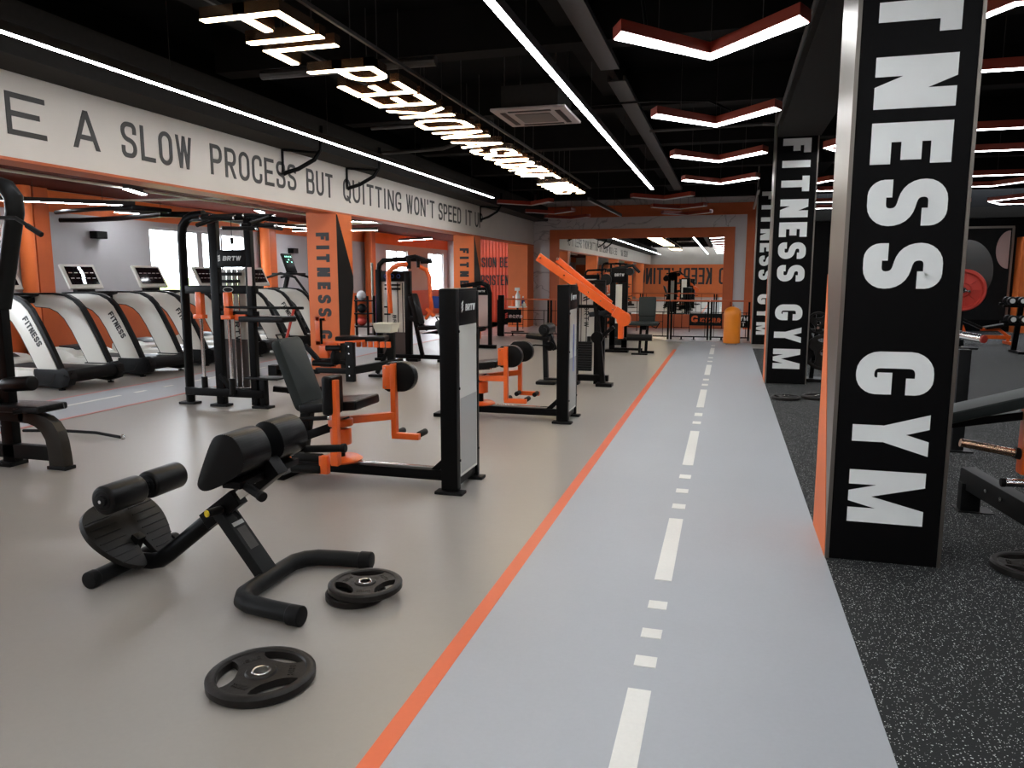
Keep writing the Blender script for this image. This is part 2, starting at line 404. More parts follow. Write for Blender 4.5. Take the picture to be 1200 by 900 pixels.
# ================================================================== SETTING
Z4 = 4.3
def B(x0, x1, y0, y1, z0, z1, bev=0): return MB().box(x0, x1, y0, y1, z0, z1, bev)
fl = struct(B(-12.5, 9.0, -15, 33, -.1, 0).build('floor', 'floor'))
B(-1.04, .60, -14, 19.3, 0, .004).build('running_lane', 'lane', fl)
B(-1.115, -1.04, -14, 17.1, 0, .005).build('lane_edge_line', 'lineorange', fl)
B(-.27-1.2, .9, 19.3, 24.4, 0, .003).build('pale_tile_strip', 'tile', fl)
B(-8.5, -.27-1.2, 19.93, 26, 0, .003).build('pale_tile_strip', 'tile', fl)
B(.60, 9.0, -14, 17.8, 0, .006).build('rubber_matting', 'rubberfloor', fl)
B(.92, 9.0, 17.8, 25.4, 0, .006).build('rubber_matting', 'rubberfloor', fl)
# white dashes down the lane: long dash, three short ones, long dash ...
y = 2.20
dash = [(1.6, 2.77), (2.95, 3.04), (3.21, 3.30), (3.52, 3.61), (3.88, 4.95), (5.18, 5.29), (5.58, 5.69), (6.0, 6.12), (6.45, 7.95), (8.35, 8.5), (8.85, 9.05), (9.45, 11.0), (11.4, 11.6), (12.0, 12.2), (12.7, 14.2), (14.7, 14.9), (15.4, 15.6), (16.2, 17.7), (18.1, 18.4)]
for a, b in dash:
    xc = -.27
    B(xc-.045, xc+.045, a, b, .003, .0065).build('lane_dash', 'linewhite', fl)
# side lane on the left in front of the treadmills
B(-8.45, -7.2, 4.5, 30, 0, .003).build('side_lane', 'laneleft', fl)
B(-7.24, -7.18, 4.5, 30, 0, .005).build('side_lane_line', 'linered', fl)
B(-8.50, -8.44, 4.5, 30, 0, .005).build('side_lane_line', 'linered', fl)
for a, b in ((6.3, 8.28), (8.55, 8.75), (9.1, 9.3), (9.7, 11.7), (12, 12.2), (12.6, 14.6)):
    B(-7.95, -7.89, a, b, .003, .0065).build('side_lane_dash', 'linewhite', fl)
# main ceiling with beams, trays
ce = struct(B(-6.2, 9.0, -15, 24.6, Z4, Z4+.15).build('ceiling', 'blackceil'))
for yy in [-10.0+2.95*i for i in range(12)]:
    B(-5.6, 9.0, yy-.14, yy+.14, 3.86, Z4-.001).build('cross_beam', 'beam', ce)
for xx in (-1.55, 1.9, -4.6):
    B(xx-.16, xx+.16, -12, 24.2, 4.02, Z4-.001).build('long_beam', 'beam', ce)
struct(B(-12.5, -6.35, -15, 33, 3.25, 3.4).build('ceiling_left', 'ceilorange'))
sc = struct(B(-6.2, -5.72, -15, 24.4, 3.41, 3.86).build('trim_1', 'duct'))
# fascia
fa = struct(B(-6.5, -6.2, -15, 24.4, 2.66, 3.41).build('wall_fascia', 'fascia'), 'white painted fascia with black slogan over the orange columns')
B(-6.52, -6.195, -15, 24.39, 2.635, 2.662).build('fascia_edge_strip', 'darkorange', fa)
words = [('PROGRESS', .0, 2.05), ('MAY', 2.45, 3.25), ('CAN', -1.2, -.4), ('BE', 5.15-.25, 5.83), ('A', 6.13, 6.46), ('SLOW', 6.75, 7.84), ('PROCESS', 8.18, 10.11), ('BUT', 10.40, 11.19), ('QUITTING', 11.54, 13.86), ("WON'T", 14.11, 15.61), ('SPEED', 15.86, 17.31), ('IT', 17.62, 18.12), ('UP', 18.36, 18.98)]
tb = {}
for w, a, b in words:
    if w == 'CAN': continue
    mb = MB(); text(mb, w, (-6.2, a, 2.865), (0, 1, 0), (0, 0, 1), (1, 0, 0), .37, .24, .048, .07, .006, fit=b-a)
    mb.build('slogan_word', 'lettk', fa)
struct(B(-6.5, -6.2, -15, 24.6, 3.41, Z4+.15).build('wall_above_fascia', 'blackceil'))
struct(B(-6.5, .9, 24.6, 24.7, 3.2, Z4+.15).build('wall_upper_front', 'blackceil'))
# black hooked cable conduits on the fascia
def conduit(y, k=1):
    m = MB()
    m.tube([(-6.19, y, 3.40), (-6.10, y, 3.39), (-5.75, y+.25, 3.38)], .018)
    m.tube([(-6.17, y-.02, 3.06), (-6.14, y, 3.08), (-6.0, y+.1, 3.14), (-5.8, y+.22, 3.28), (-5.72, y+.26, 3.42), (-5.70, y+.27, 3.75)], .03)
    m.tube([(-6.18, y, 3.40), (-6.18, y, 3.06)], .018)
    return m
for yy, lb in ((9.75, 'hooked black cable conduit on the fascia beside the word PROCESS'), (11.65, 'hooked black cable conduit on the fascia over the word QUITTING'), (18.75, 'hooked black cable conduit on the fascia at the end of the slogan')):
    tag(conduit(yy).build('cable_conduit', 'black'), lb, 'conduit', 'cable conduits on the fascia')

# ---- left orange columns
def orange_col(y0, n, label):
    t = B(-6.75, -6.2, y0, y0+.53, 0, 2.66).build('pillar_orange', 'orangepaint'); struct(t, label)
    m = MB(); yb, yf = y0+.528, y0+.002
    m.prism([(-6.2, yf, 2.62), (-6.2, yf+.03, 2.62), (-6.2, yb, 1.62), (-6.2, yb, 1.42), (-6.2, yf+.33, .55), (-6.2, yf+.33, .0), (-6.2, yf, .0)], (.004, 0, 0))
    m.build('dark_wedge', 'dark', t)
    m = MB(); z = 2.33
    for ch, a, b in (('F', 2.33, 2.20), ('I', 2.12, 2.06), ('T', 1.98, 1.85), ('N', 1.76, 1.61), ('E', 1.52, 1.40), ('S', 1.31, 1.17), ('S', 1.09, .95), ('G', .72, .58), ('Y', .50, .35), ('M', .27, .10)):
        put(m, glyph(ch, a-b, .24, .062 if ch not in 'SG' else .056), (-6.58, y0, a), (0, 0, -1), (1, 0, 0), (0, -1, 0), .005)
    m.build('lettering', 'lettk', t)
    return t
orange_col(11.27, 1, 'orange column with black FITNESS GYM lettering nearer the camera')
orange_col(18.27, 2, 'orange column with black FITNESS GYM lettering at the end of the slogan')
orange_col(4.2-.3, 3, 'orange column left of the picture')
orange_col(-3.1, 4, 'orange column behind the camera')
orange_col(-10.1, 5, 'orange column far behind the camera')
# ---- black pillars
def letters(mb, x0, y, zs, hgt, seq, t):
    for ch, a, b in seq:
        put(mb, glyph(ch, a-b, hgt, t if ch not in 'SG' else t*.93), (x0, y, a), (0, 0, -1), (1, 0, 0), (0, -1, 0), .004)
SEQ = [('F', 3.59, 3.39), ('I', 3.29, 3.17), ('T', 3.06, 2.84), ('N', 2.73, 2.47), ('E', 2.40, 2.19), ('S', 2.11, 1.87), ('S', 1.78, 1.54), ('G', 1.20, .965), ('Y', .86, .63), ('M', .535, .235)]
def black_pillar(y0, label):
    t = B(.61, 1.18, y0, y0+.62, 0, Z4).build('pillar_black', 'blackwall'); struct(t, label)
    B(.60, .61, y0+.005, y0+.62, .0, Z4-.01).build('steel_side_panel', 'steel', t)
    B(.597, .618, y0-.006, y0+.012, 0, Z4-.01).build('steel_corner_trim', 'steel', t)
    B(1.172, 1.19, y0-.006, y0+.012, 0, Z4-.01).build('steel_corner_trim', 'steel', t)
    m = MB(); m.prism([(.5999, y0+.62, 1.62), (.5999, y0+.62, .0), (.5999, y0+.03, .0), (.5999, y0+.03, .12)], (-.003, 0, 0)); m.build('orange_side_wedge', 'orangepaint', t)
    m = MB(); letters(m, .70, y0, 0, .385, SEQ, .098); m.build('lettering', 'lettw', t)
    return t
black_pillar(4.47, 'big black pillar with white FITNESS GYM lettering, nearest the camera')
black_pillar(11.95, 'black pillar with white FITNESS GYM lettering, middle one beside the lane')
black_pillar(19.0, 'black pillar with white FITNESS GYM lettering at the far end of the lane')
black_pillar(-3.0, 'black pillar behind the camera')
black_pillar(-10.4, 'black pillar far behind the camera')

# ---- far wall with framed mirror
YW = 24.4
wf = struct(B(-6.5, .9, YW, YW+.2, 0, Z4).build('wall_front', 'marble'))
f = MB(); f.box(-5.65, .165, YW-.05, YW, 2.83, 3.13); f.box(-5.65, -5.33, YW-.05, YW, 0, 2.83); f.box(-.15, .165, YW-.05, YW, 0, 2.83)
f.build('orange_frame', 'darkorange', wf)
B(-6.1, .9, YW-.04, YW, 3.5, 3.86).build('orange_band', 'darkorange', wf)
B(.5, .9, YW-.045, YW, 0, 3.86).build('orange_band', 'darkorange', wf)
B(-5.33, -.15, YW-.045, YW, 0, .44).build('orange_base_panel', 'darkorange', wf)
mi = tag(B(-5.33, -.15, YW-.03, YW-.012, .44, 2.83).build('wall_mirror', 'mirror'), 'large wall mirror in a rust orange frame on the far wall', 'mirror')
gs = thing('sign_board', 'dark sign board with orange G and characters below the mirror, behind the orange bin', 'sign', (-.6, YW-.07, .02))
B(-1.12, -.12, YW-.075, YW-.048, .10, .48).build('board', 'dark', gs)
gs2 = thing('sign_board', 'dark sign board with orange G and characters at the left under the mirror', 'sign', (-3.5, YW-.07, .02))
B(-3.95, -2.95, YW-.075, YW-.048, .10, .48).build('board', 'dark', gs2)
def cjk(parent, s, x, z, size, y, m, nm='lettering', rz=0):
    cu = bpy.data.curves.new('tmp', 'FONT'); cu.body = s; cu.size = size; cu.extrude = .002; cu.offset = .002
    o = bpy.data.objects.new('tmp', cu); C.objects.link(o); bpy.context.view_layer.update()
    me = bpy.data.meshes.new_from_object(o.evaluated_get(bpy.context.evaluated_depsgraph_get())); C.objects.unlink(o); bpy.data.objects.remove(o)
    R = Matrix.Rotation(PI/2, 3, 'X'); 
    if rz: R = Matrix.Rotation(rz, 3, 'Z') @ R
    for v in me.vertices: v.co = R @ v.co + V((x, y, z)) - WL[parent]
    me.materials.clear(); me.materials.append(M[m]); ob = bpy.data.objects.new(nm, me); C.objects.link(ob); ob.parent = parent; WL[ob] = WL[parent]
    return ob
for g_, x in ((gs, -1.06), (gs2, -3.85)):
    m = MB(); put(m, glyph('G', .2, .22, .055), (x, YW-.078, .19), (1, 0, 0), (0, 0, 1), (0, -1, 0), .004); m.build('letter_g', 'orange', g_)
    cjk(g_, '格亿健身', x+.26, .21, .165, YW-.078, 'orange')
# small letter box right of the bin
nb = thing('letter_box', 'low black box with white capital letters beside the far black pillar', 'box', (.42, 20.6, 0))
B(.2, .6, 20.5, 20.7, .3, .62).build('box_panel', 'blackwall', nb)
B(.22, .25, 20.52, 20.68, 0, .3).build('leg', 'black', nb); B(.55, .58, 20.52, 20.68, 0, .3).build('leg', 'black', nb)
m = MB(); text(m, 'GYM', (.24, 20.5, .48), (1, 0, 0), (0, 0, 1), (0, -1, 0), .11, .08, .024, .02); text(m, 'FIT', (.24, 20.5, .34), (1, 0, 0), (0, 0, 1), (0, -1, 0), .11, .08, .024, .02); m.build('lettering', 'lettw', nb)

# ---- corrugated wall and orange pilaster at the far end of the left zone
wc = struct(B(-9.2, -6.5, 26.0, 26.15, 0, 3.3).build('wall_corrugated', 'redorange'))
m = MB()
for i in range(22):
    x = -9.1+i*.12; m.tube([(x, 26.0, 0), (x, 26.0, 3.2)], .035, 8)
m.build('corrugation', 'redorange', wc)
m = MB()
text(m, 'PASSION BEGETS', (-9.0, 25.955, 1.95), (1, 0, 0), (0, 0, 1), (0, -1, 0), .36, .22, .04, .05, .01, fit=2.1)
text(m, 'PERSISTENCE', (-8.87, 25.955, 1.32), (1, 0, 0), (0, 0, 1), (0, -1, 0), .36, .2, .04, .05, .01, fit=1.68)
m.build('slogan_lettering', 'lettk', wc)
struct(B(-6.85, -6.2, 23.6, 24.4, 0, 2.66).build('trim_2', 'orangepaint'))
struct(B(-9.35, -9.2, 26.0, 33, 0, 3.3).build('trim_3', 'orangepaint'))
struct(B(-12.5, -9.2, 33, 33.2, 0, 3.3).build('wall_far_left', 'grey'))
struct(B(-6.5, -6.3, 24.4, 26.1, 0, 3.3).build('trim_4', 'grey'))
tag(MB().lathe([(0, 0), (.2, 0), (.2, .03), (.16, .05), (.05, .05), (0, .05)], 32, (-6.98, 25.93, 1.35), Matrix.Rotation(PI/2, 3, 'X')).build('wall_disc', 'black'), 'round black disc on the red corrugated wall', 'disc')

# ---- left wall (x=-12.5) with windows
XW = -12.5
wins = [(14.25, 17.85, 1.2, 2.72), (22.4, 23.4, .9, 2.66), (26.5, 28.5, 1.05, 2.66), (30.7, 32.5, .95, 2.66), (3.0, 7.5, 1.2, 2.72), (-6, -2, 1.2, 2.72)]
wins.sort()
m = MB(); yprev = -15
for a, b, z0, z1 in wins:
    m.box(XW-.2, XW, yprev, a, 0, 3.3); m.box(XW-.2, XW, a, b, 0, z0); m.box(XW-.2, XW, a, b, z1, 3.3); yprev = b
m.box(XW-.2, XW, yprev, 33, 0, 3.3)
wl = struct(m.build('wall_left', 'grey', smooth=False))
m = MB(); m.box(XW, XW+.02, -15, 33, 2.84, 3.24); m.build('orange_top_band', 'orangepaint', wl)
m = MB(); m.box(XW, XW+.02, -15, 33, 0, 1.06); m.build('orange_lower_band', 'darkorange', wl)
for i, (a, b, z0, z1) in enumerate(wins):
    w = MB(); fr = .05
    w.box(XW-.15, XW-.05, a, b, z0, z0+fr); w.box(XW-.15, XW-.05, a, b, z1-fr, z1)
    w.box(XW-.15, XW-.05, a, a+fr, z0, z1); w.box(XW-.15, XW-.05, b-fr, b, z0, z1)
    wo = struct(w.build('window_%d' % (i+1), 'grey'))
    if i == 3: pass
    for yy, hw_ in (((15.95, .10), (16.78, .035)) if abs(a-14.25) < .1 else (((a+b)/2, .05),)):
        B(XW-.15, XW-.02, yy-hw_, yy+hw_, z0+fr, z1-fr).build('mullion', 'grey', wo)
    B(XW-.105, XW-.095, a+fr, b-fr, z0+fr, z1-fr).build('window_pane', 'glass', wo)
for yy in (10.95, 18.35, 24.6):
    o = struct(MB().tube([(XW+.2, yy, 0), (XW+.2, yy, 3.24)], .13, 20).build('trim_5', 'orangepaint'))
    struct(B(XW, XW+.25, yy+.16, yy+.48, 0, 3.24).build('trim_6', 'darkorange'))
for yy, zz, nm in ((12.7, 2.38, 'small black speaker on the grey wall above the left treadmills'), (19.9, 2.3, 'small black speaker on the grey wall behind the stair climber'), (25.0, 2.35, 'small black speaker on the far grey wall between the windows')):
    s = thing('wall_speaker', nm, 'speaker', (XW, yy, zz))
    B(XW+.02, XW+.2, yy-.14, yy+.14, zz, zz+.15, .01).build('case', 'black', s); B(XW, XW+.03, yy-.05, yy+.05, zz+.03, zz+.12).build('bracket', 'dark', s)
    B(XW+.2, XW+.206, yy-.12, yy+.12, zz+.02, zz+.13).build('grille', 'dark', s)

# ---- right zone walls
struct(B(9.0, 9.2, -15, 25.6, 0, Z4).build('wall_right', 'blackwall'))
wr = struct(B(.9, 9.0, 25.4, 25.6, 0, Z4).build('wall_front_right', 'blackwall'))
struct(B(.7, .9, 24.4, 25.4, 0, Z4).build('trim_7', 'blackwall'))
pf = thing('framed_mirror', 'tall framed mirror with a red disc on the black wall right of the big pillar', 'mirror', (7.3, 25.3, .3))
B(5.9, 7.95, 25.36, 25.4, .35, 3.05).build('panel', 'dark', pf)
m = MB(); m.box(5.85, 7.95, 25.33, 25.4, 3.02, 3.08); m.box(7.9, 7.96, 25.33, 25.4, .3, 3.05); m.box(5.85, 5.91, 25.33, 25.4, .3, 3.05); m.build('frame', 'steel', pf)
m = MB(); m.prism([(6.75+.75*math.cos(a), 25.355, 1.75+.95*math.sin(a)) for a in [2*PI*i/48 for i in range(48)]], (0, -.012, 0)); m.build('round_mirror', 'mirror', pf)
m = MB(); m.prism([(7.86+.34*math.cos(a), 25.355, 2.4+.55*math.sin(a)) for a in [PI/2+PI*i/20 for i in range(21)]], (0, -.02, 0)); m.build('red_disc', 'pink', pf)
struct(B(8.05, 8.5, 24.9, 25.4, 0, 2.75).build('trim_8', 'orangepaint'))
struct(B(1.6, 9.0, 24.9, 25.4, 3.3, 3.6).build('trim_9', 'duct'))
struct(B(1.1, 1.35, 20.5, 20.75, .0, 3.3).build('trim_10', 'grey'))
# ---- back wall (seen only in the mirror)
wb = struct(B(-12.5, 9.0, -15.2, -15, 0, 2.65).build('wall_back', 'orangepaint'))
B(-12.5, 9.0, -15.21, -15.0, 2.65, Z4).build('upper_white_band', 'fascia', wb)
m = MB()
for w_, a_, b_ in (('AND', 1.2, -.70), ('KEEP', -1.25, -3.5), ('LIFTING', -3.69, -7.15), ('SWEATING', 6.5, 2.4)):
    text(m, w_, (a_, -15, 1.04), (-1, 0, 0), (0, 0, 1), (0, 1, 0), 1.33, .6, .165, .10, .02, fit=a_-b_)
m.build('slogan_lettering', 'lettk', wb)

# ---- railing in front of the far wall
def rail_section(x0, x1, y, label, pat):
    t = thing('railing', label, 'railing', ((x0+x1)/2, y, 0), 'railing sections before the far wall')
    B(x0, x1, y-.03, y+.03, .985, 1.025, .006).build('handrail', 'darkorange', t)
    m = MB(); m.box(x0, x1, y-.012, y+.012, .065, .095); m.box(x0, x1, y-.01, y+.01, .70, .715)
    w = x1-x0
    for u, a, b in pat: m.box(x0+u*w-.008, x0+u*w+.008, y-.01, y+.01, a, b)
    m.box(x0+.1*w, x0+.5*w, y-.01, y+.01, .31, .325); m.box(x0+.5*w, x0+.9*w, y-.01, y+.01, .45, .465)
    m.build('grid_bars', 'black', t)
    for x in (x0+.03, x1-.03):
        B(x-.025, x+.025, y-.025, y+.025, 0, .99, .004).build('post', 'black', t)
    for x in (x0+.3*w, x0+.62*w):
        MB().cyl((x, y, 0), (x, y, .07), .02).cyl((x, y, 0), (x, y, .012), .055).build('foot', 'black', t)
for k, (a, b) in enumerate(((-6.1, -4.62), (-4.6, -3.12), (-3.1, -1.42), (-1.4, -.42), (-.4, .58))):
    rail_section(a, b, 19.93, ['leftmost black railing section with orange handrail beside the small sign board', 'black railing section with orange handrail behind the leg extension seat', 'black railing section with orange handrail behind the orange levers', 'black railing section with orange handrail at the end of the lane', 'black railing section with orange handrail behind the orange bin'][k], [(.1, .07, .99), (.5, .2, .99), (.9, .07, .72), (.3, .3, .7)])
sb = thing('sign_board', 'small black standing sign board with lettering in front of the left railing', 'sign', (-5.9, 19.7, 0))
B(-6.0, -5.84, 19.68, 19.76, 0, 1.12, .005).build('post', 'black', sb)
B(-5.84, -5.35, 19.70, 19.74, .38, .74, .004).build('board', 'black', sb)
m = MB(); 
for k in range(3): m.bar((-5.80, 19.697, .50+k*.05), (-5.73, 19.697, .535+k*.05), .004, .03)
m.build('emblem', 'red', sb)
cjk(sb, '格亿健身', -5.70, .51, .10, 19.697, 'pink')
# bottles beyond the rail
tb_ = thing('side_table', 'small round side table behind the railing holding spray bottles', 'table', (-6.0, 21.5, 0))
MB().cyl((-5.95, 21.5, .72), (-5.95, 21.5, .75), .28, 32).build('tabletop', 'white', tb_); MB().cyl((-5.95, 21.5, .02), (-5.95, 21.5, .72), .03).build('pole', 'dark', tb_); MB().cyl((-5.95, 21.5, 0), (-5.95, 21.5, .025), .2).build('base', 'dark', tb_)
def bottle(x, y, z, h, r, m1, label, spray=True):
    t = thing('spray_bottle' if spray else 'bottle', label, 'bottle', (x, y, z), 'bottles on the side table')
    MB().lathe([(0, 0), (r, 0), (r, h*.6), (r*.35, h*.75), (r*.35, h*.85), (0, h*.85)], 16, (x, y, z)).build('body', m1, t)
    if spray: MB().box(x-r*1.3, x+r*.8, y-.02, y+.02, z+h*.84, z+h, .008).build('trigger_head', 'white', t)
    else: MB().cyl((x, y, z+h*.84), (x, y, z+h), r*.45).build('cap', 'white', t)
bottle(-5.92, 21.42, .75, .55, .07, 'white', 'tall white spray bottle on the small table behind the railing')
bottle(-6.08, 21.5, .75, .3, .05, 'orange', 'orange bottle left of the white spray bottle', False)
bottle(-5.78, 21.5, .75, .3, .05, 'blue', 'blue bottle right of the white spray bottle', False)
bottle(-5.72, 21.38, .75, .14, .06, 'cream', 'low cream bottle at the right edge of the small table', False)
# orange bin
bn = thing('waste_bin', 'tall orange cylindrical waste bin with a domed lid at the end of the lane', 'bin', (.14, 18.75, 0))
MB().lathe([(0, .04), (.19, .04), (.195, .06), (.195, .70), (0, .70)], 36, (.14, 18.75, 0)).build('body', 'binor', bn)
MB().lathe([(.2, .70), (.2, .73), (.19, .80), (.14, .87), (.06, .905), (0, .91)], 36, (.14, 18.75, 0)).build('domed_lid', 'binor', bn)
MB().cyl((.14, 18.75, .905), (.14, 18.75, .92), .02).build('knob', 'chrome', bn)
for a in range(4):
    MB().cyl((.14+.15*math.cos(a*PI/2+.7), 18.75+.15*math.sin(a*PI/2+.7), 0), (.14+.15*math.cos(a*PI/2+.7), 18.75+.15*math.sin(a*PI/2+.7), .045), .018).build('foot', 'chrome', bn)

# ================================================================== LIGHTS
def chevron(xc, y, z, w, dy, label, group, lit=True, th=.19):
    t = thing('chevron_light', label, 'ceiling light', (xc, y, z), group)
    hw = w/2
    o = [(xc-hw, y), (xc-hw+.07, y-th*.62), (xc, y+dy-th), (xc+hw-.07, y-th*.62), (xc+hw, y), (xc, y+dy)]
    o = [(xc-hw, y), (xc-hw+.09, y+.0-th), (xc, y+dy-th-.02), (xc+hw-.09, y-th), (xc+hw, y), (xc, y+dy)]
    def half(m, pts, z0, dz): m.prism([(px, py, z0) for px, py in pts], (0, 0, dz))
    m = MB(); half(m, [o[0], o[1], o[2], o[5]], z+.006, .085); half(m, [o[5], o[2], o[3], o[4]], z+.006, .085); m.build('housing', 'rusttube', t)
    s = .014
    a = [(o[0][0]+s, o[0][1]-s*.2), (o[1][0]+s*.3, o[1][1]+s), (o[2][0], o[2][1]+s*1.2), (o[5][0], o[5][1]-s*1.2)]
    b = [(2*xc-px, py) for px, py in a]
    m = MB(); half(m, a, z, .007); half(m, b[::-1], z, .007); m.build('diffuser', 'ledx' if lit else 'label', t)
    for sx in (-.55, 0, .55):
        yy = y+dy-.08 if sx == 0 else y+dy*.45-.07
        m = MB().cyl((xc+sx*hw, yy, z+.09), (xc+sx*hw, yy, Z4), .004, 6); m.build('suspension_wire', 'tray', t)
    return t
lab = ['big chevron light nearest the camera above the lane', 'second chevron light from the camera above the lane', 'third chevron light from the camera above the lane', 'fourth and farthest lit chevron light above the lane']
for k in range(4): chevron(-.21, 6.05+2.95*k, 3.4, 1.42, .78, lab[k], 'lit chevron lights over the lane')
for k in range(6): chevron(-.21, 3.1-2.95*k, 3.4, 1.42, .78, 'lit chevron light above the lane behind the camera', 'chevron lights behind the camera')
for k, (x, y) in enumerate(((-1.5, 17.7), (-1.3, 20.3), (-1.2, 22.4), (-4.85, 18.2), (-4.85, 20.9), (-4.8, 23.0))):
    chevron(x, y, 3.4, 1.45, .75, ['unlit red chevron light beyond the long LED tube, nearest of its row', 'unlit red chevron light before the far wall, middle of its row', 'unlit red chevron light closest to the far wall in the middle row', 'unlit red chevron light at the end of the left LED line, nearest one', 'unlit red chevron light near the fascia end, middle one', 'unlit red chevron light closest to the far wall beside the fascia'][k], 'unlit chevron lights at the far end', False)
def hexring(xc, yc, z, fl_, hd, label, group):
    """stretched hexagon of light bars: long sides along x (half length fl_), half depth hd"""
    t = thing('hexagon_light', label, 'ceiling light', (xc, yc, z), group)
    def ring(k): return [(fl_+hd*.56-k*1.15, 0), (fl_-k*.58, hd-k), (-fl_+k*.58, hd-k), (-fl_-hd*.56+k*1.15, 0), (-fl_+k*.58, -hd+k), (fl_-k*.58, -hd+k)]
    def bars(m, k0, k1, z0, dz):
        A, B_ = ring(k0), ring(k1)
        for i in range(6):
            j = (i+1) % 6; m.prism([(xc+p[0], yc+p[1], z0) for p in (A[i], A[j], B_[j], B_[i])], (0, 0, dz))
    m = MB(); bars(m, 0, .09, z+.006, .09); m.build('housing', 'rusttube', t)
    d = MB(); bars(d, .012, .078, z, .007); d.build('diffuser', 'ledx', t)
    for sx in (-.7, .7):
        for sy in (-1, 1): MB().cyl((xc+sx*fl_, yc+sy*(hd-.045), z+.09), (xc+sx*fl_, yc+sy*(hd-.045), Z4), .004, 6).build('suspension_wire', 'tray', t)
for i, yy in enumerate((6.93, 11.74, 16.55, 20.9)):
    for j, (xx, hl) in enumerate(((3.4, 1.65), (7.35, .9))):
        hexring(xx, yy, 3.4, hl, .95, ['nearest', 'second', 'third', 'farthest'][i]+' stretched hexagon light from the camera in the '+['row just behind the black pillars', 'row along the right wall'][j], 'hexagon lights over the free weight area')
for i, yy in enumerate((2.15, -2.65, -7.4, -12)):
    hexring(3.4, yy, 3.4, 1.65, .95, 'hexagon light over the right hall behind the camera', 'hexagon lights behind the camera')
def led_line(p0, p1, w, label, hang=Z4, m='led', group='long linear lights', name='hanging_linear_light'):
    p0, p1 = V(p0), V(p1); t = thing(name, label, 'ceiling light', (p0+p1)/2, group)
    MB().bar(p0+V((0, 0, .045)), p1+V((0, 0, .045)), w*1.15, .075, bev=.003).build('housing', 'tray', t)
    MB().bar(p0+V((0, 0, .004)), p1+V((0, 0, .004)), w, .008, bev=0).build('diffuser', m, t)
    L = (p1-p0).length; n = max(2, int(L/3)+1)
    for i in range(n):
        q = p0+(p1-p0)*((i+.5)/n)
        if hang-q.z > .1: MB().cyl(q+V((0, 0, .08)), V((q.x, q.y, hang)), .004, 6).build('suspension_wire', 'tray', t)
led_line((-5.25, -13, 3.4), (-5.25, 16.85, 3.4), .05, 'very long linear LED tube running beside the white slogan fascia')
led_line((-1.58, -13, 3.4), (-1.58, 16.15, 3.4), .06, 'very long linear LED tube hanging left of the lane')
led_line((-3.24, 18.0, 3.4), (-3.15, 23.0, 3.4), .05, 'unlit linear tube hanging before the far wall mirror', m='label')
led_line((.6, 18.3, 3.55), (.6, 21.5, 3.4), .05, 'short unlit linear tube beside the far black pillar', m='label')
# tubes in the treadmill zone
ZL = 3.25
for a, b, l in (((-11.9, 10.1, 2.88), (-10.4, 11.55, 2.88), 'linear LED tube over the left treadmills'),
                ((-12.0, 12.75, 2.9), (-11.5, 13.9, 2.9), 'short linear LED tube by the left window'),
                ((-11.3, 16.9, 2.9), (-10.9, 18.5, 2.9), 'short linear LED tube left of the orange column'),
                ((-12.0, 19.3, 2.9), (-9.5, 19.6, 2.9), 'linear LED tube right behind the near orange column'),
                ((-11.5, 25.5, 2.9), (-9.8, 24.4, 2.9), 'linear LED tube far back between the orange columns')):
    led_line(a, b, .05, l, 3.24, m='ledl', group='LED tubes over the treadmill zone')
for a, b, l in (((-8.7, 9.5, 2.9), (-9.0, 10.2, 2.9), 'small bright LED panel under the fascia above the second treadmill'),
                ((-9.2, 13.7, 2.9), (-9.0, 13.2, 2.9), 'small bright LED panel above the cable machine'),
                ((-8.6, 16.4, 2.9), (-7.8, 17.25, 2.9), 'bright diagonal LED tube right of the near orange column')):
    led_line(a, b, .09, l, 3.24, m='ledl', group='LED tubes over the treadmill zone')
# ceiling slogan letters
sg = [('T', 3.95, .48, 0), ('F', 4.78, .46, 0), ('I', 5.29, .13, 0), ('L', 5.54, .42, 0), ('P', 6.2, .42, 0), ('E', 6.74, .42, 1), ('E', 7.24, .42, 1), ('K', 7.82, .42, 1), ('D', 8.42, .5, 1), ('N', 9.15, .40, 0), ('A', 9.82, .5, 0), ('S', 10.5, .46, 0), ('U', 11.05, .46, 0), ('O', 11.62, .46, 0), ('R', 12.18, .5, 1), ('U', 12.82, .44, 0), ('F', 13.4, .42, 0), ('V', 14.45, .4, 0), ('N', 14.95, .36, 0), ('N', 15.42, .40, 0), ('S', 15.95, .45, 0)]
sg += [(c, y, .46, 0) for c, y in (('G', -3.6), ('N', -3.0), ('I', -2.4), ('T', -2.0), ('F', -1.4), ('I', -.8), ('L', -.4))]
for ch, y, w, mir in sg:
    t = thing('illuminated_letter', 'warm lit ceiling letter', 'ceiling letter', (-3.33, y+w/2, 3.4), 'illuminated ceiling slogan letters')
    t['_y'] = y
    P_ = glyph(ch, w, .64, .066)
    d = MB(); put(d, P_, (-3.65, y, 3.4), (0, 1, 0), (1, 0, 0), (0, 0, -1), .008, w if mir else None); d.build('lit_face', 'ledw', t)
    P2 = glyph(ch, w, .64, .092)
    d = MB(); put(d, P2, (-3.65, y, 3.40), (0, 1, 0), (1, 0, 0), (0, 0, 1), .08, w if mir else None); d.build('letter_shell', 'copper', t)
    MB().cyl((-3.33, y+w/2, 3.46), (-3.33, y+w/2, Z4), .005, 6).build('suspension_wire', 'tray', t)
lets = sorted([o for o in bpy.data.objects if o.name.startswith('illuminated_letter')], key=lambda o: o['_y'])
lets_f = [o for o in lets if o['_y'] > 3]
